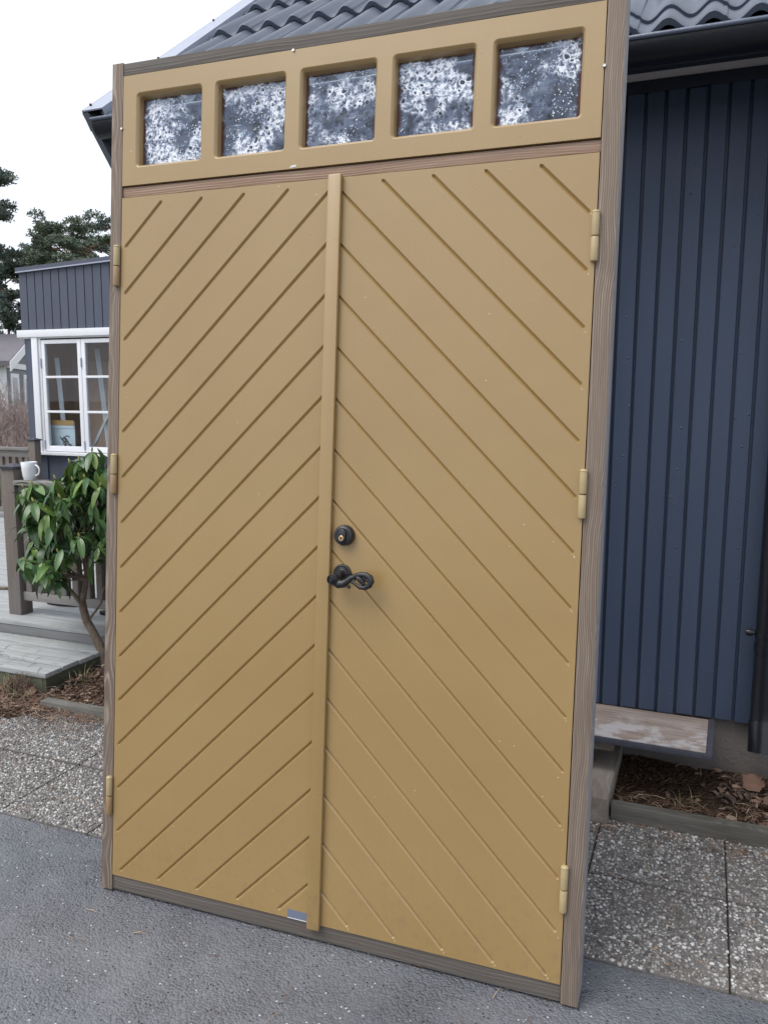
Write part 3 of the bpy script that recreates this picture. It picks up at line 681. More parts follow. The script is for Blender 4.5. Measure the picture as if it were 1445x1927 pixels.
# things lying on the deck
def slipper(name, s, t, rz, mat, label):
    r = hroot(name, s, t, DZ); r.rotation_euler[2] = HA+rz; tag(r, label, 'shoe')
    mb = MB(); n = 18; prof = []
    for k_ in range(n):
        a = 2*math.pi*k_/n; x_ = .13*math.cos(a); w_ = .045*(1+.18*math.cos(a))*math.sin(a); prof.append((x_, w_))
    mb.add([(x_, y_, 0.001) for x_, y_ in prof]+[(x_, y_, .022) for x_, y_ in prof], [tuple(range(n)), tuple(range(n, 2*n))]+[(i, (i+1) % n, n+(i+1) % n, n+i) for i in range(n)])
    link('sole', mb.mesh('sole', M['dark'], .003, 50), r)
    up = MB(); g = 9
    for i in range(6):
        for j in range(g):
            a = math.pi*j/(g-1); x_ = .11-.028*i; hgt = .035+.022*i/5
            up.v.append((x_, math.cos(a)*.047, .022+hgt*math.sin(a)))
    up.f = [(i*g+j, i*g+j+1, (i+1)*g+j+1, (i+1)*g+j) for i in range(5) for j in range(g-1)]
    link('upper', up.mesh('upper', mat, 0, 60), r)
slipper('slipper', -3.86, 4.09, R(8), M['cloth'], 'grey patterned slipper lying on the deck behind the railing post')
slipper('slipper', -3.36, 4.02, R(15), M['dark'], 'black slipper lying on the deck behind the rhododendron stem')
st = hroot('stick', -4.30, 4.30, DZ+.012); tag(st, 'thin brown stick lying on the deck left of the railing post', 'stick')
link('shaft', MB().tube([(-.9, -.25, 0), (-.3, -.05, 0), (.14, .06, 0)], [.012, .012, .010], 8).mesh('shaft', M['stem'], 0, 60), st)

# ================================================================== RHODODENDRON
random.seed(11)
rh = hroot('rhododendron', -3.02, 3.60, .02); tag(rh, 'glossy green rhododendron shrub with a bent bare stem beside the deck step', 'shrub')
def loc(p): return (p[0]+3.02, p[1]-3.60, p[2]-.02)
def PT(x, y, t): return loc(onT(x, y, t))
tk = MB()
tk.tube([PT(200, 1262, 3.60), PT(193, 1226, 3.60), PT(178, 1195, 3.60), PT(163, 1168, 3.60), PT(157, 1146, 3.60), PT(155, 1133, 3.6)], [.032, .028, .024, .023, .022, .021], 10)
tk.tube([PT(155, 1135, 3.60), PT(160, 1105, 3.58), PT(164, 1075, 3.57), PT(160, 1040, 3.56), PT(150, 1000, 3.56), PT(140, 950, 3.55)], [.018, .016, .014, .012, .009, .006], 8)
tk.tube([PT(156, 1140, 3.60), PT(140, 1120, 3.56), PT(128, 1105, 3.53), PT(112, 1080, 3.48), PT(95, 1060, 3.42)], [.013, .012, .010, .008, .006], 8)
tk.tube([PT(162, 1090, 3.58), PT(172, 1060, 3.6), PT(180, 1010, 3.62), PT(186, 950, 3.6)], [.011, .010, .008, .005], 8)
tk.tube([PT(170, 1163, 3.60), PT(180, 1150, 3.58), PT(190, 1135, 3.55), PT(196, 1105, 3.52)], [.008, .007, .006, .004], 6)
tk.tube([PT(158, 1098, 3.58), PT(146, 1085, 3.58), PT(133, 1078, 3.55), PT(120, 1040, 3.5), PT(105, 1000, 3.45)], [.007, .006, .005, .005, .004], 6)
trunk = link('stem', tk.mesh('stem', M['stem'], 0, 60), rh)
def leaf_mesh(L, Wd, curl, fold, nm):
    mb = MB(); nx = 7
    for i in range(nx+1):
        u = i/nx; w_ = Wd*(math.sin(math.pi*min(1, u**.8))**.75)*(1.0 if u < .97 else .3)+(.0018 if u < .1 else .0005)
        x_ = L*u*math.cos(curl*u); z_ = -L*u*math.sin(curl*u)*.9
        for q in (-1, -.5, 0, .5, 1): mb.v.append((x_, q*w_, z_+fold*abs(q)*w_-.25*fold*w_*(abs(q) == 1)))
    mb.f = [(i*5+j, (i+1)*5+j, (i+1)*5+j+1, i*5+j+1) for i in range(nx) for j in range(4)]
    return mb.mesh(nm, M['leaf'], 0, 80, recalc=False)
LM = [leaf_mesh(.128, .0195, .30, .22, 'leaf'), leaf_mesh(.142, .0205, .50, .16, 'leaf'), leaf_mesh(.108, .0180, .18, .30, 'leaf'), leaf_mesh(.135, .0185, .75, .20, 'leaf')]
BUDM = MB().lathe([(.001, 0), (.005, .006), (.0062, .014), (.004, .024), (.0006, .030)], 'Z', n=10).mesh('bud', M['bud'], 0, 60)
ros = [(45, 918, 3.42), (62, 912, 3.40), (64, 945, 3.38), (105, 902, 3.38), (114, 938, 3.33), (150, 866, 3.45), (173, 850, 3.5), (132, 872, 3.5), (138, 905, 3.40), (58, 985, 3.42), (90, 965, 3.40), (60, 1030, 3.45), (48, 1056, 3.36), (80, 1058, 3.32), (110, 1040, 3.38), (92, 1020, 3.45), (150, 1010, 3.32), (125, 985, 3.42), (160, 900, 3.42), (182, 880, 3.48), (190, 915, 3.45), (172, 945, 3.42), (150, 955, 3.50), (188, 980, 3.50), (120, 965, 3.52), (100, 990, 3.58), (170, 1000, 3.55), (205, 930, 3.52), (210, 870, 3.55), (84, 930, 3.50), (70, 1010, 3.55), (185, 1030, 3.42), (200, 1010, 3.5), (220, 960, 3.5), (135, 1010, 3.58), (115, 915, 3.56), (160, 880, 3.6), (98, 1075, 3.42)]
br_ = MB()
nleaf = 0
for i, (x_, y_, t_) in enumerate(ros):
    c = Vector(PT(x_, y_, t_))
    src = Vector(PT(150+random.uniform(-12, 25), min(1090, y_+70+random.uniform(0, 40)), 3.55))
    mid = (c+src)/2+Vector((random.uniform(-.03, .03), random.uniform(-.03, .03), -.03))
    br_.tube([src, mid, c], [.005, .004, .003], 5)
    ax = (c-mid).normalized()*.35+Vector((random.uniform(-.3, .2), -.35+random.uniform(-.2, .2), .8)); ax.normalize()
    n_ = random.choice((6, 7, 7, 8)); ph = random.uniform(0, 6)
    Q = ax.to_track_quat('Z', 'X').to_matrix()
    for k_ in range(n_):
        if nleaf >= 296: break
        a = ph+2*math.pi*k_/n_+random.uniform(-.25, .25); tilt = R(random.choice((random.uniform(-5, 35), random.uniform(25, 75))))
        d = Q @ Vector((math.cos(a)*math.cos(tilt), math.sin(a)*math.cos(tilt), -math.sin(tilt)*.9))
        d = (d+Vector((0, 0, -.38))).normalized()
        nrm = (Q @ Vector((0, 0, 1))*.6+Vector((random.uniform(-.3, .3), random.uniform(-.4, .1), .7))); yv = nrm.cross(d).normalized(); zv = d.cross(yv)
        o = link('leaf', LM[random.randrange(4)], rh)
        mt = Matrix.Identity(4); sc_ = random.uniform(.70, 1.20)
        for r_ in range(3): mt[r_][0] = d[r_]*sc_; mt[r_][1] = yv[r_]*sc_; mt[r_][2] = zv[r_]*sc_; mt[r_][3] = c[r_]+d[r_]*.006
        o.matrix_basis = mt; nleaf += 1
    if i % 2 == 0 or i < 8:
        o = link('bud', BUDM, rh); o.matrix_basis = Matrix.Translation(c) @ Q.to_4x4()
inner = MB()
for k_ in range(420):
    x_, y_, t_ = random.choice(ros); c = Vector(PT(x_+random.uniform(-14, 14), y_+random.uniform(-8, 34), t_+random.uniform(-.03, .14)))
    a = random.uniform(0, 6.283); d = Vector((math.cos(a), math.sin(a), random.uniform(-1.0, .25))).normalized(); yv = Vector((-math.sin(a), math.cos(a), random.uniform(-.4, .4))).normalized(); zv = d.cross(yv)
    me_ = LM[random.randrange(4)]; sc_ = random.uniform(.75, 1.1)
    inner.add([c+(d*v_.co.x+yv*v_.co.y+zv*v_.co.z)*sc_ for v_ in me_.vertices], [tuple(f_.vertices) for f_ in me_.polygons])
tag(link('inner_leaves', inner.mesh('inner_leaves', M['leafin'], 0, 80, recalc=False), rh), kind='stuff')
link('twigs', br_.mesh('twigs', M['stem'], 0, 60), rh)

# ================================================================== DOUBLE DOOR (leaning back a little)
KS = 1.542/1.55
dr = empty('double_door'); tag(dr, 'tall ochre double door in a weathered wooden frame with five small windows, leaning upright on the asphalt', 'door')
mt = Matrix.Identity(4)
for r_ in range(3):
    mt[r_][0] = dE[r_]*KS; mt[r_][1] = dB[r_]*KS; mt[r_][2] = dU[r_]*KS
    mt[r_][3] = (dO*KS+O3*(1-KS))[r_]
dr.matrix_world = mt
DP = .098
UL, UR, VB, VT = .0420, 1.4482, .0508, 2.1605        # leaf field
def dpart(name, b, mat, bevel=.002, parent=None): return boxo(name, b, mat, parent or dr, bevel, 40, centre=False)
dpart('jamb', (0, .0395, 0, DP, 0, 2.5605), M['jamb'], .0025)
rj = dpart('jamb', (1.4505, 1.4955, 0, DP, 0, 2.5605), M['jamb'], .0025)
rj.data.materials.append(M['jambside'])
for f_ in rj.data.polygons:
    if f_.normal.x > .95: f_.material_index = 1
dpart('head', (.0402, 1.4498, .002, DP, 2.5215, 2.5575), M['sill'], .002)
dpart('sill', (.0402, 1.4498, .006, DP, 0.001, .0472), M['sill'], .003)
dpart('transom_bar', (.0402, 1.4498, .007, DP, 2.1640, 2.1935), M['transom'], .002)
HWG, DG, PT_ = .0055, .0060, .014
def plank_mesh(sign, c_hi, c_lo, rect, grect, has_hi, has_lo):
    """board between two routed grooves; lines are z - sign*x = c"""
    x0, x1, z0, z1 = rect
    poly = [(x0, z0), (x1, z0), (x1, z1), (x0, z1)]
    def clip(poly, c, keep_low):
        out = []
        for i in range(len(poly)):
            a, b = poly[i], poly[(i+1) % len(poly)]
            fa, fb = a[1]-sign*a[0]-c, b[1]-sign*b[0]-c
            if keep_low: fa, fb = -fa, -fb
            if fa >= 0: out.append(a)
            if (fa > 1e-9 and fb < -1e-9) or (fa < -1e-9 and fb > 1e-9):
                t = fa/(fa-fb); out.append((a[0]+(b[0]-a[0])*t, a[1]+(b[1]-a[1])*t))
        return out
    if has_hi: poly = clip(poly, c_hi, True)
    if has_lo: poly = clip(poly, c_lo, False)
    p2 = []
    for p in poly:
        if not p2 or (abs(p[0]-p2[-1][0])+abs(p[1]-p2[-1][1])) > 1e-5: p2.append(p)
    if abs(p2[0][0]-p2[-1][0])+abs(p2[0][1]-p2[-1][1]) < 1e-5: p2.pop()
    if len(p2) < 3: return None
    gx0, gx1, gz0, gz1 = grect
    mb = MB(); top = []; rim = []
    def vid(x, y, z): mb.v.append((x, y, z)); return len(mb.v)-1
    n = len(p2)
    for i in range(n):
        a, b = p2[i], p2[(i+1) % n]
        va = vid(a[0], 0, a[1]); top.append(va); rim.append(va)
        for has, c, inn in ((has_hi, c_hi, -1), (has_lo, c_lo, 1)):
            if has and abs(a[1]-sign*a[0]-c) < 1e-6 and abs(b[1]-sign*b[0]-c) < 1e-6:
                # groove range in x along the line
                zx = lambda x: c+sign*x
                xa = [gx0, gx1]; xz = sorted([(gz0-c)/sign, (gz1-c)/sign])
                lo, hi = max(xa[0], xz[0], min(a[0], b[0])+.0005), min(xa[1], xz[1], max(a[0], b[0])-.0005)
                if hi-lo < .012: continue
                q = (lo, hi) if a[0] < b[0] else (hi, lo)
                sx = 1 if q[1] > q[0] else -1
                px, pz = (-sign*inn/math.sqrt(2), inn/math.sqrt(2))     # into the plank
                e = .0045*sx
                G0 = vid(q[0], 0, zx(q[0])); G1 = vid(q[1], 0, zx(q[1]))
                A0 = vid(q[0]+e+px*HWG, 0, zx(q[0]+e)+pz*HWG); A1 = vid(q[1]-e+px*HWG, 0, zx(q[1]-e)+pz*HWG)
                B0 = vid(q[0]+e+px*HWG*.66, DG*.34, zx(q[0]+e)+pz*HWG*.66); B1 = vid(q[1]-e+px*HWG*.66, DG*.34, zx(q[1]-e)+pz*HWG*.66)
                D0 = vid(q[0]+e, DG, zx(q[0]+e)); D1 = vid(q[1]-e, DG, zx(q[1]-e))
                mb.f += [(A0, A1, B1, B0), (B0, B1, D1, D0), (G0, A0, B0), (G0, B0, D0), (A1, G1, B1), (B1, G1, D1)]
                top += [G0, A0, A1, G1]; rim += [G0, D0, D1, G1]
    mb.f.append(tuple(top))
    back = [vid(mb.v[r_][0], PT_, mb.v[r_][2]) for r_ in rim]
    L = len(rim)
    for i in range(L): mb.f.append((rim[i], rim[(i+1) % L], back[(i+1) % L], back[i]))
    mb.f.append(tuple(reversed(back)))
    return mb.mesh('plank', M['paint'])
def leaf(sign, rect, grect, cs):
    core = dpart('door_leaf', (rect[0]+.001, rect[1]-.001, PT_+.0005, .045, rect[2]+.001, rect[3]-.001), M['paint'], .001)
    cs = list(cs)
    for k_ in range(len(cs)+1):
        me = plank_mesh(sign, cs[k_-1] if k_ else 0, cs[k_] if k_ < len(cs) else 0, rect, grect, k_ > 0, k_ < len(cs))
        if me: link('plank', me, core)
leaf(1, (UL, .7445, VB, VT), (.0535, .7435, .067, 2.1435), [1.958-.14*k_ for k_ in range(19)])
leaf(-1, (.7465, UR, VB, VT), (.7475, 1.4335, .0645, 2.1455), [3.448-.1406*k_ for k_ in range(19)])
dpart('astragal', (.7300, .7690, -.016, -.0002, .041, 2.166), M['paint'], .004)
# fixed light above: one rail-and-stile panel with five rounded openings
HX = [.0875+.271*i for i in range(5)]; HWd, HZ0, HZ1 = .231, 2.247, 2.467
PX0, PX1, PZ0, PZ1 = .0415, 1.4485, 2.1965, 2.5195
def transom_panel():
    mb = MB(); m_ = 6
    xs = [PX0]+[(HX[i]+HWd+HX[i+1])/2 for i in range(4)]+[PX1]
    def loop(x0, x1, z0, z1, r, y):
        P = []
        for cx_, cz_, a0 in ((x1-r, z1-r, 0), (x0+r, z1-r, 90), (x0+r, z0+r, 180), (x1-r, z0+r, 270)):
            for k_ in range(m_+1):
                a = R(a0+90*k_/m_); P.append((cx_+r*math.cos(a), y, cz_+r*math.sin(a)))
        return P
    for i in range(5):
        cell = [(xs[i+1], 0, PZ1), (xs[i], 0, PZ1), (xs[i], 0, PZ0), (xs[i+1], 0, PZ0)]
        x0, x1 = HX[i], HX[i]+HWd; j = random.uniform(-.0012, .0012)
        rings = [loop(x0+o_, x1-o_, HZ0+o_+j*.3, HZ1-o_*t_, max(.004, .014-o_), y_) for o_, y_, t_ in ((0, 0, 1), (.0016, .0007, 1), (.0048, .0034, 1.0), (.0078, .0085, 1.2), (.0092, .024, 1.4), (.0092, .034, 1.4))]
        b = len(mb.v); mb.v += cell
        N_ = 4*(m_+1)
        for r_ in rings: mb.v += r_
        q = b+4
        for c_ in range(4):
            for k_ in range(m_): mb.f.append((b+c_, q+c_*(m_+1)+k_, q+c_*(m_+1)+k_+1))
            d_ = (c_+1) % 4; mb.f.append((b+c_, q+c_*(m_+1)+m_, q+d_*(m_+1), b+d_))
        for L_ in range(len(rings)-1):
            for k_ in range(N_): mb.f.append((q+L_*N_+k_, q+L_*N_+(k_+1) % N_, q+(L_+1)*N_+(k_+1) % N_, q+(L_+1)*N_+k_))
        # back face ring and outer walls
        bb = len(mb.v); mb.v += [(x, .034, z) for x, _, z in cell]; last = q+(len(rings)-1)*N_
        for c_ in range(4):
            for k_ in range(m_): mb.f.append((bb+c_, last+c_*(m_+1)+k_, last+c_*(m_+1)+k_+1))
            d_ = (c_+1) % 4; mb.f.append((bb+c_, last+c_*(m_+1)+m_, last+d_*(m_+1), bb+d_))
        for c_ in range(4):
            if (c_ == 1 and i > 0) or (c_ == 3 and i < 4): continue
            d_ = (c_+1) % 4; mb.f.append((b+c_, b+d_, bb+d_, bb+c_))
    bmx = mb.mesh('transom_panel', M['paint'], 0, None, recalc=False)
    bm = bmesh.new(); bm.from_mesh(bmx); bmesh.ops.remove_doubles(bm, verts=bm.verts, dist=1e-5); bmesh.ops.recalc_face_normals(bm, faces=bm.faces); bm.to_mesh(bmx); bm.free()
    bmx.shade_smooth(); bmx.set_sharp_from_angle(angle=R(21.5)); return bmx
tp = link('transom_panel', transom_panel(), dr)
for i in range(5):
    w_ = HWd-.015
    me = MB().box(-w_/2, w_/2, 0, .004, -.105, .105).mesh('pane', M['pane'])
    link('pane', me, tp, (HX[i]+HWd/2, .0265, (HZ0+HZ1)/2-.002))
# hinges
for u_, lower in ((.0305, 'hinge_worn'), (1.4470, 'hinge')):
    for v_ in (1.955, 1.322, .306):
        mb = MB().lathe([(.0035, .0), (.0088, .0015), (.0098, .004), (.0098, .059), (.0094, .0605)], 'Z', n=18)
        hg = link('hinge', mb.mesh('hinge', M['hinge'], 0, 40), dr, (u_, -.006, v_+.002))
        hg.scale = (1, 1, 1)
        mb = MB().lathe([(.0094, -.001), (.0098, -.002), (.0098, -.056), (.0085, -.059), (.003, -.061)], 'Z', n=18)
        link('lower_knuckle', mb.mesh('lower_knuckle', M[lower], 0, 40), hg, (0, 0, -.0006))
        mb = MB().lathe([(.0098, .057), (.0104, .058), (.0102, .0605), (.0075, .0635), (.002, .065)], 'Z', n=18)
        link('finial', mb.mesh('finial', M['hinge'], 0, 40), hg, (0, 0, -.001))
# lock: round rose with an oblong cylinder and brass keyway
LU, LV = .8085, 1.1825
lk = link('lock', MB().lathe([(.0285, -.0003), (.0290, -.003), (.0285, -.014), (.0262, -.020), (.0205, -.0225), (.0195, -.0218), (.002, -.0218)], 'Y', n=36).mesh('lock', M['black'], 0, 35), dr, (LU, 0, LV))
mb = MB(); n = 20
ov = [(.0108*math.cos(2*math.pi*k_/n), (.0075 if math.sin(2*math.pi*k_/n) >= 0 else -.0075)+.0108*math.sin(2*math.pi*k_/n)) for k_ in range(n)]
mb.add([(x, -.0215, z) for x, z in ov]+[(x, -.0275, z) for x, z in ov]+[(x*.86, -.0285, z*.92) for x, z in ov], [(i+L*n, (i+1) % n+L*n, (i+1) % n+(L+1)*n, i+(L+1)*n) for L in range(2) for i in range(n)]+[tuple(range(2*n, 3*n))])
link('lock_cylinder', mb.mesh('lock_cylinder', M['black'], 0, 35), lk)
link('keyway', MB().lathe([(.0078, -.028), (.0078, -.0315), (.0066, -.0325), (.001, -.0325)], 'Y', (0, 0, -.0072), 20).mesh('keyway', M['brass'], 0, 35), lk)
link('keyhole', MB().lathe([(.0022, -.0326), (.0022, -.0329)], 'Y', (0, 0, -.0058), 10).box(-.0011, .0011, -.0329, -.0326, -.0115, -.0058).mesh('keyhole', M['dark']), lk)
# lever handle with a scrolled end
HU, HV = .8035, 1.0745
hd = link('handle', MB().lathe([(.0265, -.0003), (.0270, -.003), (.0262, -.0055), (.0225, -.0068), (.0195, -.0058), (.015, -.0075), (.0115, -.0095), (.0098, -.020), (.0100, -.040)], 'Y', n=36).mesh('handle', M['black'], 0, 35), dr, (HU, 0, HV))
rays_ = MB()
for k_ in range(16):
    a = 2*math.pi*k_/16; rays_.tube([(.0125*math.cos(a), -.0078, .0125*math.sin(a)), (.0215*math.cos(a+.12), -.0075, .0215*math.sin(a+.12))], [.0018, .0012], 5)
link('rosette_rays', rays_.mesh('rosette_rays', M['black'], 0, 60), hd)
def HP(zx, zy, w=-.046):
    p = onD(560+zx/7.225, 940+zy/7.225, w); return (p[0]-HU, p[1], p[2]-HV)
lv = MB()
lv.tube([HP(470, 1090, -.044), HP(505, 1115, -.046), HP(560, 1150, -.046), HP(620, 1150, -.046), HP(675, 1110, -.046), HP(730, 1065, -.046), HP(775, 1050, -.046)], [.0075, .0118, .0128, .0108, .0088, .0075, .006], 12)
lv.tube([HP(735, 1062), HP(790, 1035), HP(860, 1022), HP(930, 1028), HP(985, 1065), HP(1000, 1115), HP(975, 1170), HP(910, 1205), HP(845, 1195), HP(790, 1155), HP(740, 1120), HP(690, 1105)], [.005, .0066, .0075, .0082, .0090, .0092, .0084, .0070, .0060, .005, .0042, .0036], 10)
lv.tube([HP(800, 1050), HP(840, 1080), HP(870, 1115), HP(900, 1150), HP(925, 1165)], [.006, .0088, .008, .0056, .003], 8)
lv.tube([HP(870, 1040), HP(905, 1075), HP(930, 1110), HP(950, 1120), HP(965, 1095)], [.0045, .005, .004, .003, .0018], 8)
lv.tube([HP(770, 1060), HP(775, 1090), HP(785, 1115)], [.0045, .0035, .0015], 8)
lv.tube([HP(640, 1150), HP(670, 1175), HP(695, 1190)], [.005, .0035, .004], 8)
bp = HP(697, 1190); lv.lathe([(.0005, -.0052), (.0036, -.0036), (.0052, 0), (.0036, .0036), (.0005, .0052)], 'Y', bp, 12)
lv_ = link('lever', lv.mesh('lever', M['black'], 0, 60), hd)
kp = HP(472, 1090, -.056)
link('scroll_boss', MB().lathe([(.0120, .014), (.0148, .004), (.0150, -.004), (.0128, -.0072), (.0108, -.0048), (.0092, -.0068), (.0070, -.0098), (.0052, -.0078), (.0036, -.0112), (.0005, -.0120)], 'Y', kp, 24).mesh('scroll_boss', M['black'], 0, 30), hd)
# tape patch, screws
me = MB().box(.662, .7295, -.0006, -.0001, .0515, .0775).mesh('tape_patch', M['tape']); link('tape_patch', me, dr)
me = MB().box(.6625, .7295, -.0009, -.00065, .0515, .0535).mesh('tape_edge', M['white']); link('tape_edge', me, dr)
for (x_, y_) in ((552, 93), (1137, 122), (229, 241)):
    p = onD(x_, y_, -.002); link('screw', MB().lathe([(.0035, .003), (.0042, 0), (.0036, -.003), (.0012, -.0026)], 'Y', n=10).mesh('screw', M['steel'], 0, 40), dr, (p[0], -.001, p[2]))
p = onD(548, 313); me = MB().add([(0, 0, 0), (.020, 0, .002), (.022, 0, .0075), (.006, 0, .006)], [(0, 1, 2, 3)]).mesh('paint_chip', M['whiteold']); link('paint_chip', me, dr, (p[0]-.006, -.0004, p[2]-.003))

for (x_, y_) in ((1112, 400), (1106, 513), (1100, 623), (1094, 730), (1079, 1046), (1074, 1149), (1069, 1252), (1064, 1355), (1057, 1561), (1053, 1663), (1049, 1764), (1029, 1840), (930, 1816), (834, 1792), (742, 1770), (654, 1748)):
    p = onD(x_, y_); h_ = random.uniform(.003, .0075); w_ = random.uniform(.0025, .0045)
    me = MB().add([(-w_*.4, 0, -h_*.4), (w_*.7, 0, -h_*.5), (w_*.5, 0, h_*.5), (-w_*.2, 0, h_*.2)], [(0, 1, 2, 3)]).mesh('paint_chip', M['chip'])
    link('paint_chip', me, dr, (p[0]+.001, -.0004, p[2]-.002))

# ================================================================== LITTER AND SMALL PLANTS
def blades(name, n, area, zf, L, wd, mat, label, cat, flat=.25, curve=0.0, dens=None):
    vs = []; fs = []
    k_ = 0
    while k_ < n:
        s, t = random.uniform(area[0], area[1]), random.uniform(area[2], area[3])
        if dens and random.random() > dens(s, t): continue
        k_ += 1
        a = random.uniform(0, 6.283); l = random.uniform(*L); e = random.uniform(-.05, flat); w_ = wd*random.uniform(.7, 1.3)
        c = Vector(W(s, t, zf(s, t)+random.uniform(.001, .010))); d = Vector((math.cos(a), math.sin(a), e)); sd_ = Vector((-math.sin(a), math.cos(a), random.uniform(-.7, .7)))*w_
        m2 = c+d*l*.5+Vector((random.uniform(-.1, .1)*l, random.uniform(-.1, .1)*l, .08*l)); e2 = c+d*l
        b = len(vs); vs += [c-sd_, c+sd_, m2+sd_, m2-sd_, e2+sd_*.4, e2-sd_*.4]; fs += [(b, b+1, b+2, b+3), (b+3, b+2, b+4, b+5)]
    me = bpy.data.meshes.new(name); me.from_pydata([tuple(v) for v in vs], [], fs); me.materials.append(mat)
    o = link(name, me); tag(o, label, cat, kind='stuff'); return o
def flakes(name, n, area, zf, size, mat, label, cat, dens=None):
    vs = []; fs = []; k_ = 0
    while k_ < n:
        s, t = random.uniform(area[0], area[1]), random.uniform(area[2], area[3])
        if dens and random.random() > dens(s, t): continue
        k_ += 1
        a = random.uniform(0, 6.283); l = random.uniform(*size); w_ = l*random.uniform(.25, .6)
        Rm = Matrix.Rotation(a, 3, 'Z') @ Matrix.Rotation(random.uniform(-.6, .6), 3, 'X') @ Matrix.Rotation(random.uniform(-.4, .4), 3, 'Y')
        c = Vector(W(s, t, zf(s, t)+random.uniform(.002, .016))); th = l*.10; cu = l*random.uniform(.0, .18)
        pts = [(-l/2, -w_/2*.6, 0), (0, -w_/2, cu), (l/2, -w_*.2, 0), (l/2*.9, w_*.35, 0), (0, w_/2, cu), (-l/2*.8, w_*.4, 0)]
        b = len(vs)
        vs += [c+Rm @ Vector(p) for p in pts]+[c+Rm @ Vector((p[0], p[1], p[2]-th)) for p in pts]
        fs += [(b, b+1, b+4, b+5), (b+1, b+2, b+3, b+4)]+[(b+i, b+6+i, b+6+(i+1) % 6, b+(i+1) % 6) for i in range(6)]
    me = bpy.data.meshes.new(name); me.from_pydata([tuple(v) for v in vs], [], fs); me.materials.append(mat)
    o = link(name, me); tag(o, label, cat, kind='stuff'); return o
random.seed(5)
dl_ = lambda s, t: 1.0 if t > 2.95 else max(0.0, (t-2.80)/.15)*.8
blades('fallen_needles', 5200, (-5.2, -2.6, 2.80, 3.17), lambda s, t: .022 if t > 2.86 else .008, (.03, .075), .0011, M['needle'], 'dry pine needles covering the ground before the deck step', 'needles', dens=dl_)
flakes('bark_mulch', 1800, (-5.2, -2.9, 2.90, 3.17), lambda s, t: .020, (.010, .032), M['bark'], 'brown bark chips along the foot of the deck step', 'mulch')
flakes('bark_mulch', 3000, (-3.09, -1.2, 3.07, 3.70), lambda s, t: .04+.03*math.sin((t-3.07)*4), (.010, .032), M['bark'], 'brown bark chips heaped around the rhododendron stem', 'mulch')
blades('fallen_needles', 3200, (-3.09, -1.2, 3.07, 3.70), lambda s, t: .045, (.03, .07), .0010, M['needle'], 'dry pine needles lying on the bark around the rhododendron', 'needles')
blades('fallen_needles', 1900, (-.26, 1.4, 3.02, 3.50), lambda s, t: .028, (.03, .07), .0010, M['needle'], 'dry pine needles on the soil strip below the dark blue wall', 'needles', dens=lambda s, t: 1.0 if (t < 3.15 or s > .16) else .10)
flakes('leaf_litter', 700, (-.2, 1.4, 3.02, 3.50), lambda s, t: .028, (.015, .045), M['bark'], 'brown leaf litter heaped under the downpipe', 'litter', dens=lambda s, t: 1.0 if s > .12 else .12)
blades('fallen_needles', 420, (-.5, 1.3, 2.84, 2.965), lambda s, t: .008, (.03, .08), .0010, M['needle'], 'reddish pine needles caught along the foot of the long kerb', 'needles', .05)
blades('fallen_needles', 160, (-3.5, 1.2, 2.10, 2.85), lambda s, t: .009, (.03, .06), .0009, M['needle'], 'stray pine needles scattered on the pebble paving', 'needles', .05)
blades('fallen_needles', 150, (-3.2, 1.2, 1.05, 2.12), lambda s, t: .002, (.02, .06), .0009, M['needle'], 'stray pine needles scattered on the asphalt', 'needles', .05)
blades('fallen_needles', 130, (-4.6, -3.15, 3.18, 3.66), lambda s, t: PZ+.001, (.03, .08), .0012, M['bark'], 'dead stalks and needles lying on the plank step', 'needles', .1, dens=lambda s, t: 1.0 if t < 3.32 else .18)
def tuft(name, s, t, z, n, L, label):
    vs = []; fs = []
    for k_ in range(n):
        a = random.uniform(0, 6.283); l = random.uniform(*L); w_ = .0018
        c = Vector(W(s+random.uniform(-.05, .05), t+random.uniform(-.04, .04), z)); d = Vector((math.cos(a), math.sin(a), 0)); sd_ = Vector((-d.y, d.x, 0))*w_; b = len(vs)
        for q in range(4):
            u = q/3; p = c+d*l*u*u*.7+Vector((0, 0, l*(u-.45*u*u))); vs += [p-sd_*(1-u*.8), p+sd_*(1-u*.8)]
        fs += [(b+2*q, b+2*q+1, b+2*q+3, b+2*q+2) for q in range(3)]
    me = bpy.data.meshes.new(name); me.from_pydata([tuple(v) for v in vs], [], fs); me.materials.append(M['grass']); o = link(name, me); tag(o, label, 'grass', kind='stuff')
tuft('grass_tuft', -3.05, 3.30, .04, 16, (.08, .17), 'thin grass blades beside the mossy side of the step')
tuft('grass_tuft', -3.19, 3.06, .02, 26, (.05, .11), 'pale grass tuft in the needles before the step corner')
tuft('grass_tuft', -3.33, 3.10, .02, 22, (.10, .20), 'long dry grass before the mossy front board of the step')
tuft('grass_tuft', .02, 3.12, .03, 18, (.04, .09), 'sparse green grass on the soil under the old board')
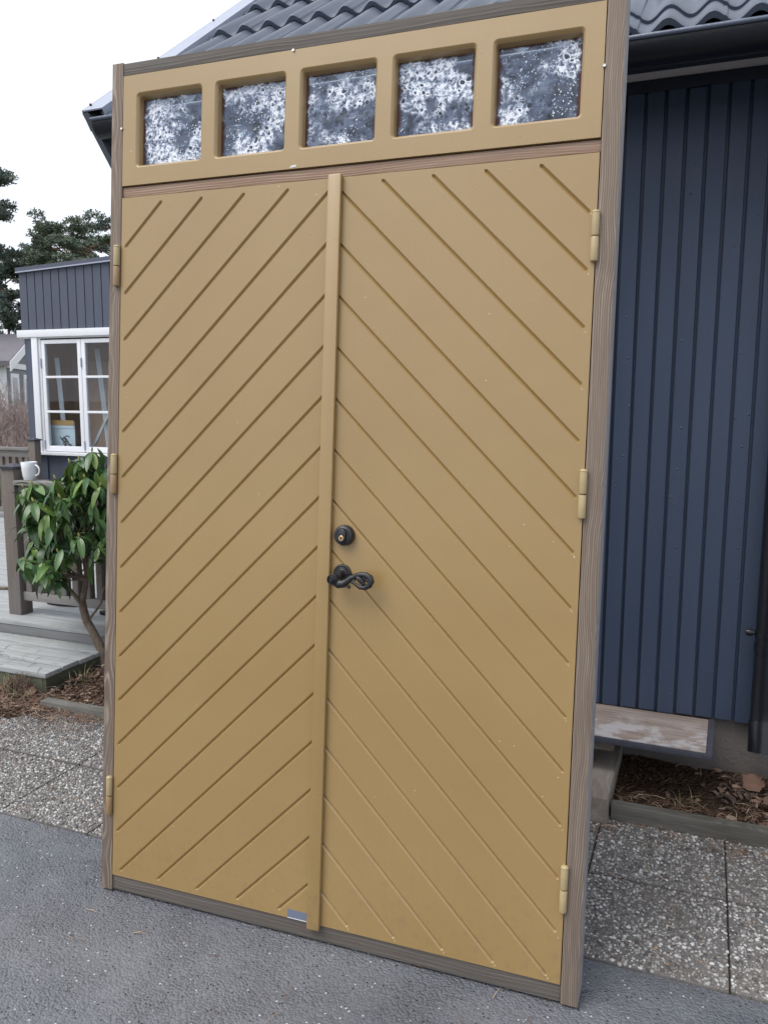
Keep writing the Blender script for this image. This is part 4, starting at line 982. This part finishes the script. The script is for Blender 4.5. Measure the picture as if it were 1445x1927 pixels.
# big dry leaves under the outlet
def dry_leaf(s, t, z, size, rz, tilt, label):
    mb = MB(); n = 10
    for i in range(n+1):
        u = i/n; w_ = size*.42*math.sin(math.pi*min(1, u*.96+.02))**.8*(1+.12*math.sin(u*19))
        for q in (-1, -.5, 0, .5, 1): mb.v.append((size*(u-.5), q*w_, size*(.16*abs(q)**1.5+.10*math.sin(u*5+q*2)*abs(q)-.10*u)))
    mb.f = [(i*5+j, (i+1)*5+j, (i+1)*5+j+1, i*5+j+1) for i in range(n) for j in range(4)]
    o = link('dry_leaf', mb.mesh('dry_leaf', M['dryleaf'], 0, 70), None, W(s, t, z)); o.rotation_euler = (tilt, R(-12), HA+rz); tag(o, label, 'leaf')
dry_leaf(.240, 3.36, .062, .10, R(40), R(30), 'large curled brown leaf lying under the downpipe outlet')
dry_leaf(.31, 3.22, .05, .10, R(100), R(10), 'smaller brown leaf on the litter in front of the downpipe')
dry_leaf(-3.185, 3.10, .045, .075, R(60), R(35), 'dark curled leaf against the mossy front board of the step')
# a dead clump leaning on the step's front board
cl_ = hroot('dead_clump', -3.275, 3.125, .02); tag(cl_, 'reddish-brown dead fern clump leaning on the front of the step', 'dead plant')
mb = MB()
for k_ in range(160):
    x_ = random.uniform(-.075, .075); h_ = random.uniform(.03, .125)*(1-abs(x_)*5); mb.tube([(x_, random.uniform(-.03, .015), 0), (x_*1.1+random.uniform(-.015, .015), random.uniform(-.03, .02), h_*.6), (x_*1.15+random.uniform(-.025, .025), random.uniform(-.04, .025), h_)], [.0022, .0018, .001], 3)
link('fronds', mb.mesh('fronds', M['needle'], 0, None), cl_)

# ================================================================== FAR BACKGROUND
# seen on its corner: long eave side to the left, gable with a window to the right
c0 = onT(9, 740, 22.0)
nb = hroot('neighbour_house', c0[0], c0[1], 0); nb.rotation_euler[2] = HA+R(32); tag(nb, 'distant grey house with white gable trim behind the bare shrubs', 'house')
zE = onT(9, 684, 22.0)[2]; gl_, gd_ = 10.0, 6.4; rz_ = zE+1.05
mb = MB(); mb.add([(0, 0, 0), (0, gd_, 0), (0, gd_, zE), (0, gd_/2, rz_), (0, 0, zE), (-gl_, 0, 0), (-gl_, gd_, 0), (-gl_, gd_, zE), (-gl_, gd_/2, rz_), (-gl_, 0, zE)], [(0, 1, 2, 3, 4), (5, 6, 7, 8, 9), (0, 5, 9, 4), (1, 6, 7, 2)])
link('wall', mb.mesh('wall', M['nwall']), nb)
mb = MB(); k1 = (rz_-zE)/(gd_/2); ov = .35
for sg in (0, 1):
    ya, yb = (-ov, gd_/2) if sg == 0 else (gd_+ov, gd_/2); za = zE-ov*k1
    P = [(.3, ya, za), (.3, yb, rz_), (-gl_-.3, yb, rz_), (-gl_-.3, ya, za)]
    mb.add([(a, b, c+.03) for a, b, c in P]+[(a, b, c+.20) for a, b, c in P], [(0, 1, 2, 3), (4, 5, 6, 7), (0, 1, 5, 4), (2, 3, 7, 6), (0, 3, 7, 4), (1, 2, 6, 5)])
link('roof', mb.mesh('roof', M['nroof']), nb)
for sg in (0, 1):
    ya, yb = (-ov, gd_/2) if sg == 0 else (gd_+ov, gd_/2); za = zE-ov*k1; mb = MB()
    P = [(ya, za-.16), (yb, rz_-.16), (yb, rz_+.17), (ya, za+.17)]
    mb.add([(.301, a, b) for a, b in P]+[(.335, a, b) for a, b in P], [(0, 1, 2, 3), (4, 5, 6, 7), (0, 1, 5, 4), (2, 3, 7, 6), (0, 3, 7, 4), (1, 2, 6, 5)])
    link('bargeboard', mb.mesh('bargeboard', M['white']), nb)
boxo('corner_board', (-.14, .04, -.04, .22, 0, zE-.02), M['white'], nb, 0)
boxo('gable_band', (.002, .05, .23, gd_, zE-.12, zE+.08), M['white'], nb, 0)
for k_ in range(3):
    y0 = .75+k_*1.9
    w1 = boxo('window', (.003, .05, y0, y0+1.15, zE-1.75, zE-.3), M['white'], nb, 0)
    boxo('pane', (.0245, .030, -.34, .34, .15, 1.30), M['room_dark'], w1, 0)

def shrub(name, s, t, h, w_, seed, label):
    random.seed(seed); r = hroot(name, s, t, -.04); tag(r, label, 'shrub', 'bare shrubs behind the far railing')
    mb = MB()
    def grow(p, d, l, rad, dep):
        q = p+d*l; m2 = (p+q)/2+Vector((random.uniform(-.08, .08), random.uniform(-.08, .08), 0))*l
        mb.tube([p, m2, q], [rad, rad*.85, rad*.7], 4 if dep < 2 else 3, cap=False)
        if dep >= 5: return
        for k_ in range(random.choice((2, 3, 3)) if dep < 4 else 3):
            nd = (d+Vector((random.uniform(-.75, .75), random.uniform(-.75, .75), random.uniform(-.35, .5)))).normalized(); grow(p+d*l*random.uniform(.45, 1), nd, l*random.uniform(.6, .85), rad*.66, dep+1)
    for k_ in range(9):
        grow(Vector((random.uniform(-w_/2, w_/2), random.uniform(-.4, .4), 0)), Vector((random.uniform(-.45, .45), random.uniform(-.4, .4), 1)).normalized(), h*.33, .016, 0)
    link('branches', mb.mesh(name, M['twig'], 0, None, recalc=False), r)
for i, (x_, t_, h_) in enumerate(((4, 11.0, 2.0), (40, 10.6, 1.9), (-40, 11.4, 2.2), (22, 12.8, 2.3), (62, 12.6, 2.0), (-10, 9.8, 1.5), (30, 9.6, 1.45))):
    p = onT(x_, 740, t_); shrub('bare_shrub', p[0], t_, h_, 1.3, 40+i, 'bare brown leafless shrub tangled behind the far railing')

def pine(s, t, h, crown0, rad, seed, mat, label, dens=1.0, narrow=False):
    random.seed(seed); r = hroot('pine_tree', s, t, -.05); tag(r, label, 'tree', 'pine trees behind the outbuilding')
    tk = MB(); bend = random.uniform(-.4, .4)
    tp_ = lambda u: Vector((bend*math.sin(u*2.2), .3*bend*math.sin(u*3), h*u))
    tk.tube([tp_(u) for u in np.linspace(0, 1, 9)], [max(.03, .19*(1-u)**.8*h/12) for u in np.linspace(0, 1, 9)], 8)
    V_ = []; F_ = []
    nl = int(34*dens)
    for k_ in range(nl):
        u = crown0+(1-crown0)*((k_+random.uniform(0, .8))/nl); a = random.uniform(0, 6.283)
        env = math.sin(math.pi*min(1, .25+.75*(1-(u-crown0)/(1-crown0))))**.6 if not narrow else (1.05-(u-crown0)/(1-crown0))
        l = rad*max(.18, env)*random.uniform(.55, 1.1)
        p0 = tp_(u); d = Vector((math.cos(a), math.sin(a), random.uniform(-.15, .45))).normalized(); p1 = p0+d*l*.55+Vector((0, 0, .04*l)); p2 = p0+d*l+Vector((0, 0, random.uniform(0, .28)*l))
        tk.tube([p0, p1, p2], [.055*h/12, .035*h/12, .012], 5, cap=False)
        for g in range(4):
            f_ = .38+.62*(g+random.uniform(0, .9))/4; c0 = p0+(p2-p0)*f_+Vector((random.uniform(-.3, .3), random.uniform(-.3, .3), random.uniform(-.05, .2)))*l*.35
            rx = .42*random.uniform(.6, 1.25)*h/12
            for q in range(int(26*dens)):
                while True:
                    o_ = Vector((random.uniform(-1, 1), random.uniform(-1, 1), random.uniform(-1, 1)))
                    if o_.length < 1: break
                c = c0+Vector((o_.x*rx*1.35, o_.y*rx*1.35, o_.z*rx*.55)); b = len(V_); N_ = 7
                V_.append(c)
                for w2 in range(N_):
                    aa = random.uniform(0, 6.283); el = random.uniform(-.5, 1.2); ln = random.uniform(.11, .22)
                    dd = Vector((math.cos(aa)*math.cos(el), math.sin(aa)*math.cos(el), math.sin(el))); sd_ = dd.orthogonal().normalized()*.030
                    V_.append(c+dd*ln+sd_); V_.append(c+dd*ln*.9-sd_); F_.append((b, b+1+2*w2, b+2+2*w2))
    link('trunk', tk.mesh('trunk', M['pbark'], 0, 60), r)
    me = bpy.data.meshes.new('crown'); me.from_pydata([tuple(v) for v in V_], [], F_); me.materials.append(mat); link('crown', me, r)
def pine_at(x, ytop, t, crown0, rad, seed, mat, label, dens=1.0, narrow=False):
    p = onT(x, ytop, t); pine(p[0], t, p[2]+.05, crown0, rad, seed, mat, label, dens, narrow)
pine_at(-75, 300, 24, .25, 2.2, 1, M['pine2'], 'tall dark pine at the edge of the bare shrubs', 1.35, False)
pine_at(72, 436, 40, .45, 2.0, 2, M['pine2'], 'pine with a narrow pointed top above the left end of the outbuilding roof', 1.1, True)
pine_at(130, 440, 38, .50, 3.4, 3, M['pine'], 'flat-topped spreading pine above the middle of the outbuilding roof', 1.1)
pine_at(176, 462, 36, .50, 2.6, 4, M['pine'], 'low wide pine above the outbuilding roof, close to the door frame', 1.1)
pine_at(212, 425, 44, .5, 2.4, 5, M['pine2'], 'round-topped pine half hidden behind the door frame')
pine_at(2, 500, 36, .2, 2.6, 6, M['pine2'], 'bushy lower pine filling the gap behind the bare shrubs', 1.2)
pine_at(100, 474, 46, .4, 3.2, 8, M['pine2'], 'distant pine filling the gap between the taller crowns', 1.1)
